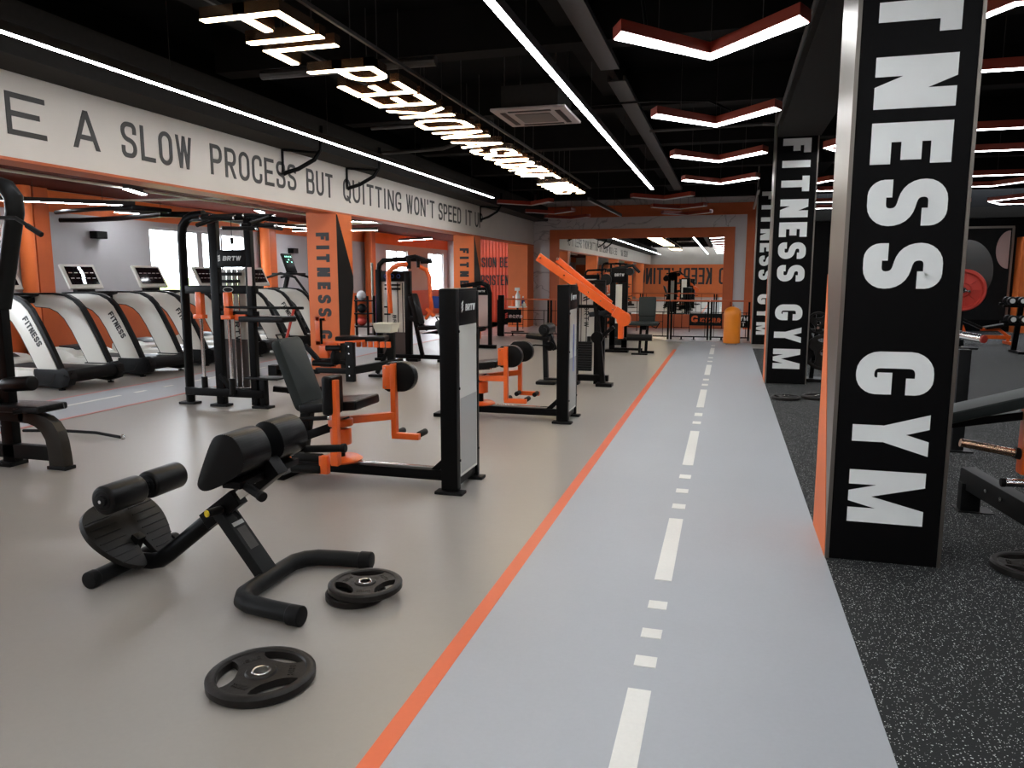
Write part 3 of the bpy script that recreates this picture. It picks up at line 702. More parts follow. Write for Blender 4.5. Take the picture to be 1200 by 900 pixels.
near = ['letter T, cut off by the top of the picture', 'letter F nearest in full view', 'letter I between F and L', 'letter L between I and P', 'letter P before the two E letters', 'first letter E, just after P', 'second letter E, just before K', 'letter K between E and D', 'letter D between K and N', 'letter N between D and A', 'letter A beside the air conditioner', 'letter S just after A', 'letter U between S and O', 'letter O between U and R', 'letter R between O and U', 'letter U between R and F', 'letter F before the gap near the far end', 'letter V just after the gap near the far end', 'first letter N after V near the far end', 'second letter N just before the last S', 'letter S at the very far end']
for o, s_ in zip(lets_f, near): o['label'] = 'warm glowing ceiling sign '+s_
for o in lets:
    if o['_y'] < 3: o['label'] = 'warm glowing ceiling sign letter behind the camera'
    del o['_y']
# dark rail frame carrying the letters
t = thing('sign_rack', 'dark steel rail rack above the glowing ceiling letters', 'sign rack', (-3.33, 10, 3.55))
MB().box(-3.66, -3.63, -4, 17, 3.55, 3.58).box(-3.03, -3.0, -4, 17, 3.55, 3.58).build('rail', 'tray', t)
for i in range(14): MB().cyl((-3.64, -3.5+1.55*i, 3.58), (-3.64, -3.5+1.55*i, Z4), .006, 6).build('hanger_rod', 'tray', t)
# air conditioner cassette
ac = thing('air_conditioner', 'white square ceiling air conditioner cassette beside the glowing letters', 'air conditioner', (-2.16, 8.63, 3.4))
B(-2.58, -1.74, 8.17, 9.09, 3.40, 3.43, .012).build('panel', 'ac', ac)
B(-2.36, -1.96, 8.40, 8.86, 3.392, 3.40, .003).build('intake_grille', 'acd', ac)
m = MB(); m.box(-2.50, -2.44, 8.30, 8.96, 3.394, 3.401); m.box(-1.88, -1.82, 8.30, 8.96, 3.394, 3.401); m.box(-2.40, -1.92, 8.25, 8.30, 3.394, 3.401); m.box(-2.40, -1.92, 8.96, 9.01, 3.394, 3.401); m.build('air_slots', 'black', ac)
B(-2.48, -1.84, 8.27, 8.99, 3.43, 3.68).build('body', 'duct', ac)
for sx in (-2.45, -1.87):
    for sy in (8.3, 8.96): MB().cyl((sx, sy, 3.68), (sx, sy, Z4), .006, 6).build('hanger_rod', 'tray', ac)
# cable trays, pipes
def ctray(x, y0, y1, z, label):
    t = thing('cable_tray', label, 'cable tray', (x, (y0+y1)/2, z), 'cable trays under the ceiling')
    B(x-.10, x-.07, y0, y1, z, z+.06).build('side_rail', 'tray', t); B(x+.07, x+.10, y0, y1, z, z+.06).build('side_rail', 'tray', t)
    B(x-.07, x+.07, y0, y1, z, z+.012).build('tray_bed', 'tray', t)
    return t
ctray(-1.3, -10, 8.4, 3.80, 'nearer steel cable tray running under the black ceiling right of the LED tube')
ctray(-1.3, 8.9, 20, 3.80, 'farther steel cable tray running on towards the far wall')
def pipe(pts, r, label, m='tray'):
    return tag(MB().tube(pts, r, 10).build('ceiling_pipe', m), label, 'pipe', 'ceiling pipes and ducts')
pipe([(-4.9, 7.4, 3.75), (-2.9, 7.4, 3.75)], .05, 'thin ribbed pipe left of the air conditioner near the letter P')
pipe([(-5.55, 11.7, 3.62), (-4.5, 11.75, 3.66), (-3.9, 11.8, 3.85)], .03, 'thin pipe under the ceiling between slogan fascia and glowing letters')
pipe([(-5.0, 10.2, 3.72), (-3.8, 10.2, 3.72)], .03, 'thin cable pipe behind the glowing letters')
pipe([(.56, 6.0, 3.66), (.56, 11.2, 3.66), (.4, 11.6, 3.75), (-1.2, 11.7, 3.75)], .022, 'long bent conduit by the second black pillar')
pipe([(-1.9, 9.9, 3.78), (-1.0, 9.8, 3.76), (-.3, 9.7, 3.7), (-.05, 9.8, 3.6), (-.06, 9.85, 3.48)], .014, 'loose black cable dropping to the second chevron light', 'black')
pipe([(-.75, 6.3, 4.25), (-.75, 6.3, 3.9), (-.7, 6.35, 3.55), (-.55, 6.4, 3.49)], .014, 'loose black cable dropping to the nearest chevron light', 'black')
tag(B(.62, 1.2, 5.3, 11.85, 3.6, 3.855).build('ventilation_duct', 'duct'), 'dark rectangular air duct running over the black pillars', 'duct')

led_line((-6.0, -14.6, 4.15), (8.0, -14.6, 4.15), .08, 'added tube standing in for unseen washers along the orange back wall', group='tubes behind the camera', m='ledx')  # added light source, brightens the back wall for its reflection in the mirror
led_line((-8.9, 24.9, 3.0), (-7.0, 24.9, 3.0), .07, 'linear tube before the red corrugated wall', 3.24, group='LED tubes over the treadmill zone')
led_line((-8.2, 20.3, 3.0), (-7.0, 20.3, 3.0), .07, 'linear tube left of the second orange column', 3.24, group='LED tubes over the treadmill zone')
for pts, r_, mt_, lb_ in (([(-11.32, 10.7, 2.72), (-11.04, 10.6, 2.72), (-10.15, 10.34, 2.72), (-9.31, 10.27, 2.72), (-9.15, 10.96, 2.72)], .035, 'black', 'upper sagging black hose under the left ceiling'), ([(-12.3, 11.7, 2.68), (-11.91, 11.82, 2.68), (-10.88, 11.67, 2.68), (-9.44, 11.09, 2.68), (-8.85, 11.45, 2.68), (-9.67, 15.09, 2.68)], .045, 'black', 'lower sagging black hose under the left ceiling'), ([(-8.9, 3, 2.95), (-8.9, 16, 2.95)], .02, 'cream', 'long thin pale pipe running under the left ceiling'), ([(-12.3, 11.3, 2.98), (-6.8, 11.9, 2.98)], .02, 'cream', 'thin pale pipe crossing under the left ceiling'), ([(-12.3, 17.8, 2.98), (-6.8, 18.1, 2.98)], .02, 'cream', 'far thin pale pipe crossing under the left ceiling')):
    pipe(pts, r_, lb_, mt_)

# ================================================================== GYM EQUIPMENT
def boxpad(mb, c, sz, rot, bev): return mb.obox(c, sz, rot, bev)
def bolt(mb, p, n, r=.012): 
    p = V(p); n = V(n).normalized(); mb.cyl(p-n*.002, p+n*.008, r, 10)

# ---- roman chair in the foreground
rc = thing('roman_chair', 'black hyperextension roman chair with foam rollers and foot plate in the foreground', 'exercise bench', (-2.5, 3.25, 0))
MB().tube([(-3.12, 3.0, .045), (-3.12, 3.55, .045)], .042, 20).build('rear_foot_tube', 'dark', rc)
for yy in (2.96, 3.56):
    MB().cyl((-3.12, yy, .046), (-3.12, yy+.05, .046), .046, 20, bev=.006).build('end_cap', 'rubber', rc)
m = MB()
U = [(-1.87, 2.90, .05), (-2.02, 2.92, .05), (-2.14, 2.94, .05), (-2.20, 2.97, .05), (-2.235, 3.03, .05), (-2.24, 3.12, .05), (-2.24, 3.38, .05), (-2.235, 3.47, .05), (-2.2, 3.53, .05), (-2.14, 3.57, .05), (-2.02, 3.59, .05), (-1.87, 3.60, .05)]
m.tube(U, .044, 20); m.build('front_u_foot', 'dark', rc)
MB().cyl((-1.9, 2.895, .05), (-1.83, 2.89, .05), .049, 20, bev=.008).build('end_cap', 'rubber', rc)
MB().cyl((-1.9, 3.6, .05), (-1.83, 3.605, .05), .049, 20, bev=.008).build('end_cap', 'rubber', rc)
# main spine
m = MB()
S = [(-3.10, 3.25, .055), (-2.98, 3.25, .06), (-2.92, 3.25, .075), (-2.86, 3.25, .115), (-2.72, 3.25, .225), (-2.56, 3.25, .352), (-2.50, 3.25, .395)]
m.tube(S, .045, 16, sx=.75); m.build('main_spine', 'black', rc)
m = MB(); m.bar((-2.60, 3.25, .325), (-2.40, 3.25, .475), .075, .09); m.build('adjuster_sleeve', 'black', rc)
m = MB(); m.bar((-2.50, 3.25, .39), (-2.24, 3.25, .05), .12, .06, up=(1, 0, .8), bev=.008); m.build('front_strut', 'dark', rc)
m = MB(); m.bar((-2.435, 3.185, .365), (-2.43, 3.185, .36), .0, .0) if False else None
dS = V((.26, 0, -.34)).normalized(); 
# instruction sticker lies on the broad upper face of the strut
nrm = V((.34, 0, .26)).normalized()
def sticker(p, l, w, mt, nm='instruction_sticker'):
    R = Matrix((dS, V((0, 1, 0)), nrm)).transposed(); MB().obox(V(p)+nrm*.031, (l, w, .002), R).build(nm, mt, rc)
ctr = V((-2.50, 3.25, .39))+dS*.13
sticker(V((-2.50, 3.25, .39))+dS*.10, .022, .085, 'label')
sticker(V((-2.50, 3.25, .39))+dS*.19, .13, .07, 'tray')
MB().bar((-2.42, 3.25, .46), (-2.28, 3.25, .565), .045, .05).build('telescopic_tube', 'chrome', rc)
MB().cyl((-2.475, 3.20, .41), (-2.50, 3.125, .41), .022, 16, bev=.004).cyl((-2.47, 3.24, .405), (-2.48, 3.19, .41), .014, 12).build('adjuster_knob', 'rubber', rc)
MB().cyl((-2.50, 3.125, .41), (-2.503, 3.117, .41), .0175, 16).build('knob_cap', 'yellow', rc)
MB().cyl((-2.40, 3.205, .40), (-2.36, 3.19, .385), .012, 12).build('locking_screw', 'rubber', rc)
m = MB(); m.bar((-2.32, 3.25, .535), (-2.16, 3.25, .66), .09, .10); m.box(-2.30, -2.20, 2.99, 3.51, .595, .63, .005); m.build('pad_bracket', 'black', rc)
m = MB()
for k in (-.02, .02): bolt(m, (-2.24+k*1.2, 3.203, .595+k), (0, -1, 0), .009)
m.build('bracket_bolt', 'chrome', rc)
# two thigh pads: rounded wedge section
def thigh(y0, y1):
    prof = [(-2.335, .835), (-2.30, .862), (-2.25, .868), (-2.205, .85), (-2.17, .80), (-2.155, .74), (-2.165, .70), (-2.20, .665), (-2.27, .625), (-2.35, .585), (-2.395, .575), (-2.425, .59), (-2.43, .615), (-2.40, .69)]
    for _ in range(2):
        prof = [q for i in range(len(prof)) for q in ((prof[i-1][0]*.25+prof[i][0]*.75, prof[i-1][1]*.25+prof[i][1]*.75), (prof[i][0]*.75+prof[(i+1) % len(prof)][0]*.25, prof[i][1]*.75+prof[(i+1) % len(prof)][1]*.25))]
    return MB().prism([(x, y0, z) for x, z in prof], (0, y1-y0, 0), .008)
thigh(2.97, 3.20).build('thigh_pad', 'vinyl', rc); thigh(3.31, 3.54).build('thigh_pad', 'vinyl', rc)
# handles
m = MB(); m.tube([(-2.26, 3.2, .63), (-2.27, 3.12, .615), (-2.24, 3.06, .61)], .014)
m.tube([(-2.26, 3.3, .64), (-2.27, 3.48, .65), (-2.22, 3.56, .665), (-2.17, 3.57, .67)], .014); m.build('handle_tube', 'black', rc)
MB().tube([(-2.27, 3.07, .615), (-2.09, 2.99, .575)], .021, 16).cyl((-2.095, 2.993, .576), (-2.07, 2.982, .571), .025, 16, bev=.004).build('hand_grip', 'foam', rc)
MB().tube([(-2.19, 3.56, .668), (-1.97, 3.57, .685)], .021, 16).cyl((-1.975, 3.57, .6848), (-1.95, 3.571, .687), .025, 16, bev=.004).build('hand_grip', 'foam', rc)
# rollers
ax, az = -3.01, .475
MB().cyl((ax, 3.0, az), (ax, 3.56, az), .02, 14).build('roller_axle', 'chrome', rc)
for a, b in ((2.98, 3.225), (3.285, 3.53)):
    r = MB().cyl((ax, a, az), (ax, b, az), .076, 36, bev=.016).build('foam_roller', 'foam', rc)
    r.data.materials[0] = M['vinyl']
    MB().cyl((ax, a-.004, az), (ax, a+.01, az), .05, 28, bev=.003).cyl((ax, a-.016, az), (ax, a, az), .03, 20, bev=.003).build('roller_end_disc', 'rubber', rc)
    MB().cyl((ax, a-.02, az), (ax, a-.014, az), .009, 12).build('roller_bolt', 'chrome', rc)
MB().tube([(-3.16, 3.25, .07), (-3.26, 3.25, .22), (-3.31, 3.25, .36), (-3.27, 3.25, .44), (-3.18, 3.25, .475), (-3.02, 3.25, .475)], .02, 12).build('roller_post', 'black', rc)
# foot plate: rounded slab leaning back from floor to rollers with cut-out and ribs
pc = V((-3.125, 3.27, .185)); du = V((-.66, 0, .75)).normalized(); dw = V((0, 1, 0)); dn = V((.75, 0, .66)).normalized()
def PP(u, w, h=0): return pc+du*u+dw*w+dn*h
out = []
for u, w in ((-.20, -.10), (-.12, -.20), (.03, -.265), (.14, -.255), (.21, -.20), (.235, -.07), (.20, -.035), (.20, .035), (.235, .07), (.21, .20), (.14, .255), (.03, .265), (-.12, .20), (-.20, .10), (-.195, .045), (-.04, .03), (-.02, 0), (-.04, -.03), (-.195, -.045)): out.append(PP(u, w))
def chaikin(P, keep):
    Q = []
    for i in range(len(P)):
        a, b = P[i], P[(i+1) % len(P)]
        Q += [a*.75+b*.25, a*.25+b*.75]
    return Q
out = chaikin(chaikin(out, 0), 0)
MB().prism([tuple(p) for p in out], dn*.035, .005).build('foot_plate', 'plateblack', rc)
for s_ in (-1, 1):
    m = MB()
    for k in range(7):
        u = -.13+k*.045; w1 = min(.235, .16+(u+.2)*.45)
        m.bar(PP(u, s_*.06, .0365), PP(u, s_*w1, .0365), .006, .006, up=dn, bev=.002)
    m.build('grip_ribs', 'dark', rc)
m = MB(); m.bar((-3.14, 3.25, .05), (-3.05, 3.25, .20), .06, .05); m.build('plate_bracket', 'black', rc)

# ---- weight plates
def weight_plate(c, r, th, rz, label, tilt=None, m1='plate', grips=3, rings=True):
    t = thing('weight_plate', label, 'weight plate', c, 'round weight plates')
    cx, cy, cz = c
    a = tilt if tilt else Matrix.Identity(3)
    def L(prof, name, mt, seg=56):
        o = MB().lathe(prof, seg, c, a).build(name, mt, t); return o
    ri = .20*r
    # rim
    L([(r*.80, th*.12), (r*.80, th*.80), (r*.83, th*.97), (r*.88, th), (r*.95, th*.97), (r, th*.78), (r*1.0, th*.22), (r*.95, 0), (r*.83, 0), (r*.80, th*.12)], 'rim', m1)
    # web with three grip openings
    mm = MB(); n = 60
    Rz = Matrix.Rotation(rz, 3, 'Z')
    for g in range(3):
        a0 = g*2*PI/3
        pts = []
        dg = math.radians; pr_ = lambda q, k: (math.cos(a0+dg(q))*r*k, math.sin(a0+dg(q))*r*k)
        pts = [pr_(q, .82) for q in range(-24, 25, 4)]+[pr_(23, .74), pr_(25, .64), pr_(31, .54), pr_(40, .475), pr_(50, .45), pr_(60, .44), pr_(60, ri/r), pr_(0, ri/r), pr_(-60, ri/r), pr_(-60, .44), pr_(-50, .45), pr_(-40, .475), pr_(-31, .54), pr_(-25, .64), pr_(-23, .74)]
        mm.prism([a @ (Rz @ V((x, y, th*.18))) + V(c) for x, y in pts], (a @ V((0, 0, th*.66))))
    mm.build('web', m1, t)
    L([(ri*.8, th*.1), (ri*.8, th*1.0), (ri*1.35, th*1.0), (ri*1.5, th*.86), (ri*1.5, th*.2), (ri*.8, th*.1)], 'hub', m1, 36)
    L([(ri*.70, 0), (ri*.70, th*1.02), (ri*.76, th*1.05), (ri*.86, th*1.05), (ri*.9, th*1.0), (ri*.9, 0), (ri*.7, 0)], 'hub_ring', 'chrome', 32)
    if rings:
        for q, s_ in ((rz, '15KG'), (rz+2*PI/3, '15KG'), (rz+4*PI/3, 'FITNESS')):
            d = V((math.cos(q), math.sin(q), 0)); tt = V((-d.y, d.x, 0))
            w_ = r*.36; mm = MB()
            s2 = s_.replace('15', 'IS')
            text(mm, s2, V(c)+a @ (d*(r*.50)-tt*(-w_/2)+V((0, 0, th*.84))), a @ (-tt), a @ d, a @ V((0, 0, 1)), r*.12, .02, .005, .006, .0018, fit=w_)
            mm.build('raised_lettering', m1, t)
    return t
weight_plate((-1.735, 2.43, 0), .212, .045, .4, 'black rubber weight plate lying alone on the floor at the front')
weight_plate((-1.745, 3.25, 0), .150, .042, 1.3, 'smaller black weight plate underneath, lying on the floor by the roman chair', rings=False)
weight_plate((-1.70, 3.27, .044), .185, .04, .9, 'black weight plate stacked on top of the smaller one by the roman chair')

# ---- inner/outer thigh machine
def tower(t, x0, x1, y0, y1, h, logo=True, panel='stack', streak=False):
    """selectorised weight tower: narrow black end faces and a shrouded side facing +x"""
    B(x0, x1, y0, y0+.075, .03, h, .006).build('tower_post', 'black', t)
    B(x0+.01, x1, y1-.05, y1, .03, h-.02, .006).build('tower_post', 'black', t)
    B(x0+.005, x1-.005, y0+.03, y1-.02, h-.03, h, .005).build('tower_cap', 'black', t)
    B(x0+.005, x1-.002, y0+.07, y1-.045, h-.27, h-.02, .004).build('logo_header', 'blackwall', t)
    B(x1-.014, x1-.004, y0+.075, y1-.05, .12, h-.27).build('side_shroud', panel, t)
    B(x0+.004, x0+.014, y0+.075, y1-.05, .12, h-.27).build('rear_shroud', 'black', t)
    m = MB()
    for i in range(14): m.box(x0+.03, x1-.025, y0+.12, y1-.1, .16+i*.036, .19+i*.036)
    m.build('weight_stack', 'dark', t)
    B(x1-.0045, x1-.003, y0+.09, y1-.065, .14, .14+(h-.42)*.52).build('shroud_lower_tint', 'duct' if False else 'greyshroud', t)
    m = MB()
    for z in (.25, h*.52, h-.31):
        bolt(m, (x1-.002, y0+.06, z), (1, 0, 0), .010); bolt(m, (x1-.002, y1-.025, z), (1, 0, 0), .010)
    m.build('bolt', 'rubber', t)
    if logo:
        w = (y1-y0)*.42
        m = MB(); text(m, 'BRTW', (x1-.001, y0+.20*(y1-y0)/.5, h-.165), (0, 1, 0), (0, 0, 1), (1, 0, 0), .05, .05, .013, .008, .002, fit=w, slant=.15)
        for k in range(3): m.prism([(x1-.001, y0+.125+.0, h-.175+k*.025), (x1-.001, y0+.16, h-.155+k*.025), (x1-.001, y0+.16, h-.138+k*.025), (x1-.001, y0+.125, h-.158+k*.025)], (.002, 0, 0))
        m.build('logo', 'lettw', t)
    for yy in (y0+.03, y1-.02):
        B((x0+x1)/2-.11, (x0+x1)/2+.11, yy-.06, yy+.045, 0, .025, .008).build('foot', 'rubber', t)
    B(x0+.02, x1-.02, y0+.05, y1-.03, .05, .11).build('base_rail', 'black', t)
M['greyshroud'] = mat('grey_smoked_shroud', (.40, .42, .41), .25)
M['blueprint'] = mat('blue_vertical_print', (.02, .06, .35), .4)

def round_pad(c, w, h, th, tilt, r=.06, bev=.02):
    R_ = Euler((0, tilt, 0)).to_matrix(); pts = fillet([(-w/2, -h/2), (w/2, -h/2), (w/2, h/2), (-w/2, h/2)], r, True)
    return MB().prism([V(c)+R_ @ V((-th/2, a, b)) for a, b in pts], R_ @ V((th, 0, 0)), bev)
def thigh_machine(ox, oy, label, splay, near_pad, var):
    t = thing('thigh_machine', label, 'exercise machine', (ox, oy, 0), 'seated thigh machines')
    x = lambda v: ox+v; y = lambda v: oy+v
    # tower at local x 0..0.13, y 0..0.5
    tower(t, ox-.065, ox+.065, oy, oy+.52, 1.52)
    # floor beam to the seat
    B(ox-1.46, ox-.06, oy+.19, oy+.30, .045, .125, .006).build('floor_beam', 'black', t)
    MB().bar((ox-.07, oy+.245, .24), (ox-.22, oy+.245, .10), .08, .05).build('gusset', 'black', t)
    B(ox-.9, ox-.1, oy+.225, oy+.265, .125, .14).build('cable_cover', 'chrome', t)
    B(ox-1.52, ox-1.40, oy-.0, oy+.50, 0, .045, .008).build('rear_foot', 'black', t)
    MB().bar((ox-1.40, oy+.25, .06), (ox-1.30, oy+.25, .60), .07, .09).build('seat_post', 'black', t)
    MB().bar((ox-1.38, oy+.25, .30), (ox-.95, oy+.25, .46), .08, .07).build('seat_frame', 'black', t)
    # seat and backrest
    m = MB(); m.obox((ox-1.02, oy+.25, .60), (.50, .42, .075), (0, math.radians(-6), 0), .022); m.build('seat', 'vinyl', t)
    round_pad((ox-1.385, oy+.25, .83), .34, .60, .085, math.radians(-21)).build('backrest', 'greyvinyl', t)
    m = MB(); m.obox((ox-1.425, oy+.25, .815), (.03, .24, .55), (0, math.radians(-21), 0), .005); m.build('backrest_board', 'black', t)
    MB().tube([(ox-1.52, oy+.20, 1.10), (ox-1.55, oy+.21, 1.14), (ox-1.55, oy+.29, 1.14), (ox-1.52, oy+.30, 1.10)], .006).build('towel_loop', 'dark', t)
    # side handles
    for s_, yy in ((-1, oy+.0), (1, oy+.5)):
        MB().tube([(ox-1.3, yy, .50), (ox-.98, yy, .53)], .017).build('handle', 'foam', t)
        MB().cyl((ox-.985, yy, .53), (ox-.97, yy, .531), .018).build('handle_cap', 'chrome', t)
    # hub
    MB().cyl((ox-1.02, oy+.25, .27), (ox-1.02, oy+.25, .40), .085, 28, bev=.01).cyl((ox-1.02, oy+.25, .42), (ox-1.02, oy+.25, .48), .10, 28, bev=.01).build('pivot_hub', 'orange', t)
    MB().cyl((ox-1.02, oy+.25, .125), (ox-1.02, oy+.25, .27), .03, 20).build('pivot_shaft', 'black', t)
    MB().lathe([(0, .135), (.16, .135), (.17, .15), (.14, .17), (0, .17)], 36, (ox-1.02, oy+.25, 0)).build('cam_disc', 'orange', t)
    def arm(xa, ya, za_top, xh, inward, big, rollx, zlow, rest=True):
        s_ = -1 if ya < oy+.25 else 1
        MB().bar((ox-1.02, oy+.25+.07*s_, .45), (xa-.0, ya, .47), .06, .06).build('arm_link', 'orange', t)
        m = MB(); m.bar((xa, ya, zlow+.0), (xa, ya, za_top), .055, .045, up=(1, 0, 0), bev=.005); m.build('arm', 'orange', t)
        # thigh pad: rounded board on the inner/outer side
        yo = ya+inward*.05
        if big:
            prof = []
            for k in range(17):
                q = -PI/2+PI*k/16; prof.append((xa+.06+.12*math.cos(q), za_top-.11+.125*math.sin(q)))
            prof += [(xa-.06, za_top+.005), (xa-.10, za_top-.03), (xa-.10, za_top-.22), (xa-.06, za_top-.24)]
            m = MB().prism([(a, yo-.04 if inward > 0 else yo-.045, b) for a, b in prof], (0, .085, 0), .014); m.build('thigh_pad', 'vinyl', t)
            B(xa-.09, xa-.02, ya-.03, ya+.028, za_top-.21, za_top-.015, .008).build('pad_plate', 'orange', t)
            mm = MB(); bolt(mm, (xa-.06, ya-.03, za_top-.035), (0, -1, 0), .006); bolt(mm, (xa-.06, ya-.03, za_top-.19), (0, -1, 0), .006); mm.build('bolt', 'chrome', t)
        else:
            MB().obox((xa-.05, yo, za_top-.12), (.085, .2, .30), (0, 0, 0), .03).build('thigh_pad', 'vinyl', t)
        if not rest: return
        MB().bar((xa-.02, ya, zlow), (xa+rollx+.02, ya, zlow), .05, .05).build('foot_bar', 'orange', t)
        for k in (0, 1):
            xx = xa+(.0 if k == 0 else rollx)
            MB().cyl((xx, ya+inward*.03, zlow+.01), (xx, ya+inward*.17, zlow+.01), .027, 18, bev=.004).build('foot_roller', 'foam', t)
    return t, arm
t1, arm = thigh_machine(-1.93, 5.08, 'black and orange thigh machine whose tower stands nearest the camera', 0, 0, 0)
arm(-2.80, 4.99, .84, 0, 1, False, .10, .20, False)
arm(-2.61, 5.62, .90, 0, 1, True, .20, .30)
# low twin foot rollers of the near side
m = MB().cyl((-3.16, 4.96, .235), (-2.92, 4.98, .235), .036, 18, bev=.005); m.build('foot_roller', 'foam', t1)
m = MB().cyl((-3.16, 4.94, .155), (-2.92, 4.96, .155), .036, 18, bev=.005); m.build('foot_roller', 'foam', t1)
m = MB().box(-2.83, -2.77, 4.94, 5.0, .19, .33, .004); m.build('foot_bracket', 'orange', t1)
m = MB().box(-2.93, -2.86, 4.94, 4.99, .12, .26, .004); m.build('foot_bracket', 'orange', t1)
m = MB().lathe([(0, 0), (.07, 0), (.075, .02), (.03, .05), (0, .05)], 24, (-3.2, 5.02, .20)); m.build('heel_cup', 'orange', t1)
t2, arm = thigh_machine(-1.70, 7.98, 'black and orange thigh machine whose tower stands second, with a blue printed stripe', 0, 0, 0)
arm(-2.36, 8.05, .83, 0, 1, True, .22, .22)
arm(-2.36, 8.65, .84, 0, -1, True, .22, .22)
B(-1.6385, -1.6365, 8.26, 8.31, .55, 1.08).build('printed_stripe', 'blueprint', t2)

# ---- generic frame machine: assisted pull-up / dip (left, behind)
pm = thing('assisted_pull_up_machine', 'tall black assisted pull-up machine with orange sliders in front of the treadmills', 'exercise machine', (-6.0, 8.2, 0))
P_ = 8.0
def post(x, y, z0, z1, w=.11, d=.075, mt='black', nm='upright', t=pm): return B(x-w/2, x+w/2, y-d/2, y+d/2, z0, z1, .008).build(nm, mt, t)
m = MB(); m.tube([(-6.55, P_, .03), (-6.54, P_, 2.1), (-6.52, P_, 2.22), (-6.45, P_, 2.31), (-6.35, P_, 2.35), (-6.2, P_, 2.36)], .055, 12); m.build('curved_upright', 'black', pm)
post(-6.06, P_-.02, .03, 2.30, .12); post(-5.57, P_-.02, .03, 2.30, .09)
B(-6.4, -5.5, P_-.035, P_+.035, 2.28, 2.36, .006).build('top_crossbar', 'black', pm)
B(-6.0, -5.6, P_-.06, P_-.02, 1.72, 1.93, .004).build('logo_board', 'black', pm)
m = MB(); text(m, 'BRTW', (-5.92, P_-.06, 1.80), (1, 0, 0), (0, 0, 1), (0, -1, 0), .055, .06, .013, .01, .003, fit=.25, slant=.2)
for k in range(3): m.prism([(-5.985, P_-.06, 1.79+k*.025), (-5.955, P_-.06, 1.80+k*.025), (-5.955, P_-.06, 1.82+k*.025), (-5.985, P_-.06, 1.81+k*.025)], (0, -.003, 0))
m.build('logo', 'label', pm)
B(-6.5, -5.5, P_-.05, P_+.03, 1.40, 1.50, .006).build('middle_crossbar', 'black', pm)
m = MB().tube([(-5.87+.07*math.cos(a), P_-.055, 1.45+.03*math.sin(a)) for a in [2*PI*i/16 for i in range(17)]], .004, 6); m.build('oval_badge', 'label', pm)
B(-6.10, -5.5, P_-.05, P_+.03, 1.12, 1.19, .006).build('lower_crossbar', 'black', pm)
# weight shroud
B(-6.2, -5.82, P_+.25, P_+.27, .22, 1.7).build('weight_shroud', 'shroud', pm)
B(-6.17, -5.84, P_+.235, P_+.249, .20, .82).build('lower_shroud', 'brown', pm)
m = MB()
for xx in (-6.08, -6.0, -5.92): m.cyl((xx, P_+.22, .2), (xx, P_+.22, 1.7), .008, 8)
m.build('guide_rods', 'chrome', pm)
m = MB(); text(m, 'BRTW', (-6.0, P_+.225, 1.13), (0, 0, -1), (1, 0, 0), (0, -1, 0), .07, .08, .017, .02, .003, fit=.36, slant=-.1); m.build('side_logo', 'lettk', pm)
m = MB().box(-6.16, -5.86, P_+.18, P_+.22, 1.62, 1.66).box(-6.13, -5.89, P_+.18, P_+.22, 1.53, 1.57); m.build('pulley_block', 'dark', pm)
for xx, yy in ((-6.31, P_-.02), (-5.86, P_-.08)):
    B(xx-.04, xx+.04, yy-.04, yy+.04, 1.12, 1.42, .006).build('slider', 'orange', pm)
    B(xx-.08, xx+.06, yy-.05, yy+.05, 1.09, 1.14, .006).build('slider_stop', 'orange', pm)
    MB().cyl((xx, yy, .3), (xx, yy, 1.10), .022, 14).build('slide_rod', 'chrome', pm)
    MB().cyl((xx, yy, .16), (xx, yy, .36), .038, 16).build('rod_buffer', 'rubber', pm)
# base
m = MB().box(-6.58, -5.45, P_-.06, P_+.02, .12, .22, .006); m.build('base_crossbar', 'black', pm)
m = MB().bar((-6.3, P_, .2), (-5.8, P_+.5, .13), .07, .05).bar((-5.5, P_+.25, .2), (-5.0, P_+.45, .14), .08, .07).bar((-6.05, P_-.05, .4), (-5.85, P_-.05, .16), .05, .05, up=(0, 1, 0)); m.build('base_braces', 'black', pm)
m = MB().bar((-5.45, P_+.5, .15), (-4.72, P_+.55, .17), .07, .09); m.build('base_rail', 'black', pm)
for xx, yy in ((-6.56, P_), (-6.06, P_-.04), (-5.46, P_-.04), (-4.8, P_+.55)):
    B(xx-.12, xx+.12, yy-.07, yy+.07, 0, .03, .006).build('foot', 'rubber', pm)
MB().box(-5.50, -5.42, P_-.05, P_+.03, .03, .36, .006).build('step_post', 'black', pm)
MB().box(-5.66, -5.2, P_-.12, P_+.12, .36, .385, .006).build('step_plate', 'dark', pm)
# dip arms and knee pad
MB().tube([(-5.95, P_-.1, 1.24), (-5.1, P_-.15, 1.24)], .017).tube([(-5.55, P_+.1, 1.23), (-4.95, P_+.12, 1.23)], .017).build('dip_handle', 'foam', pm)
MB().obox((-5.36, P_-.02, 1.10), (.62, .30, .07), (0, 0, 0), .02).build('knee_pad', 'vinyl', pm)
MB().box(-5.78, -5.62, P_-.08, P_+.0, 1.08, 1.15, .004).build('pad_hinge', 'orange', pm)
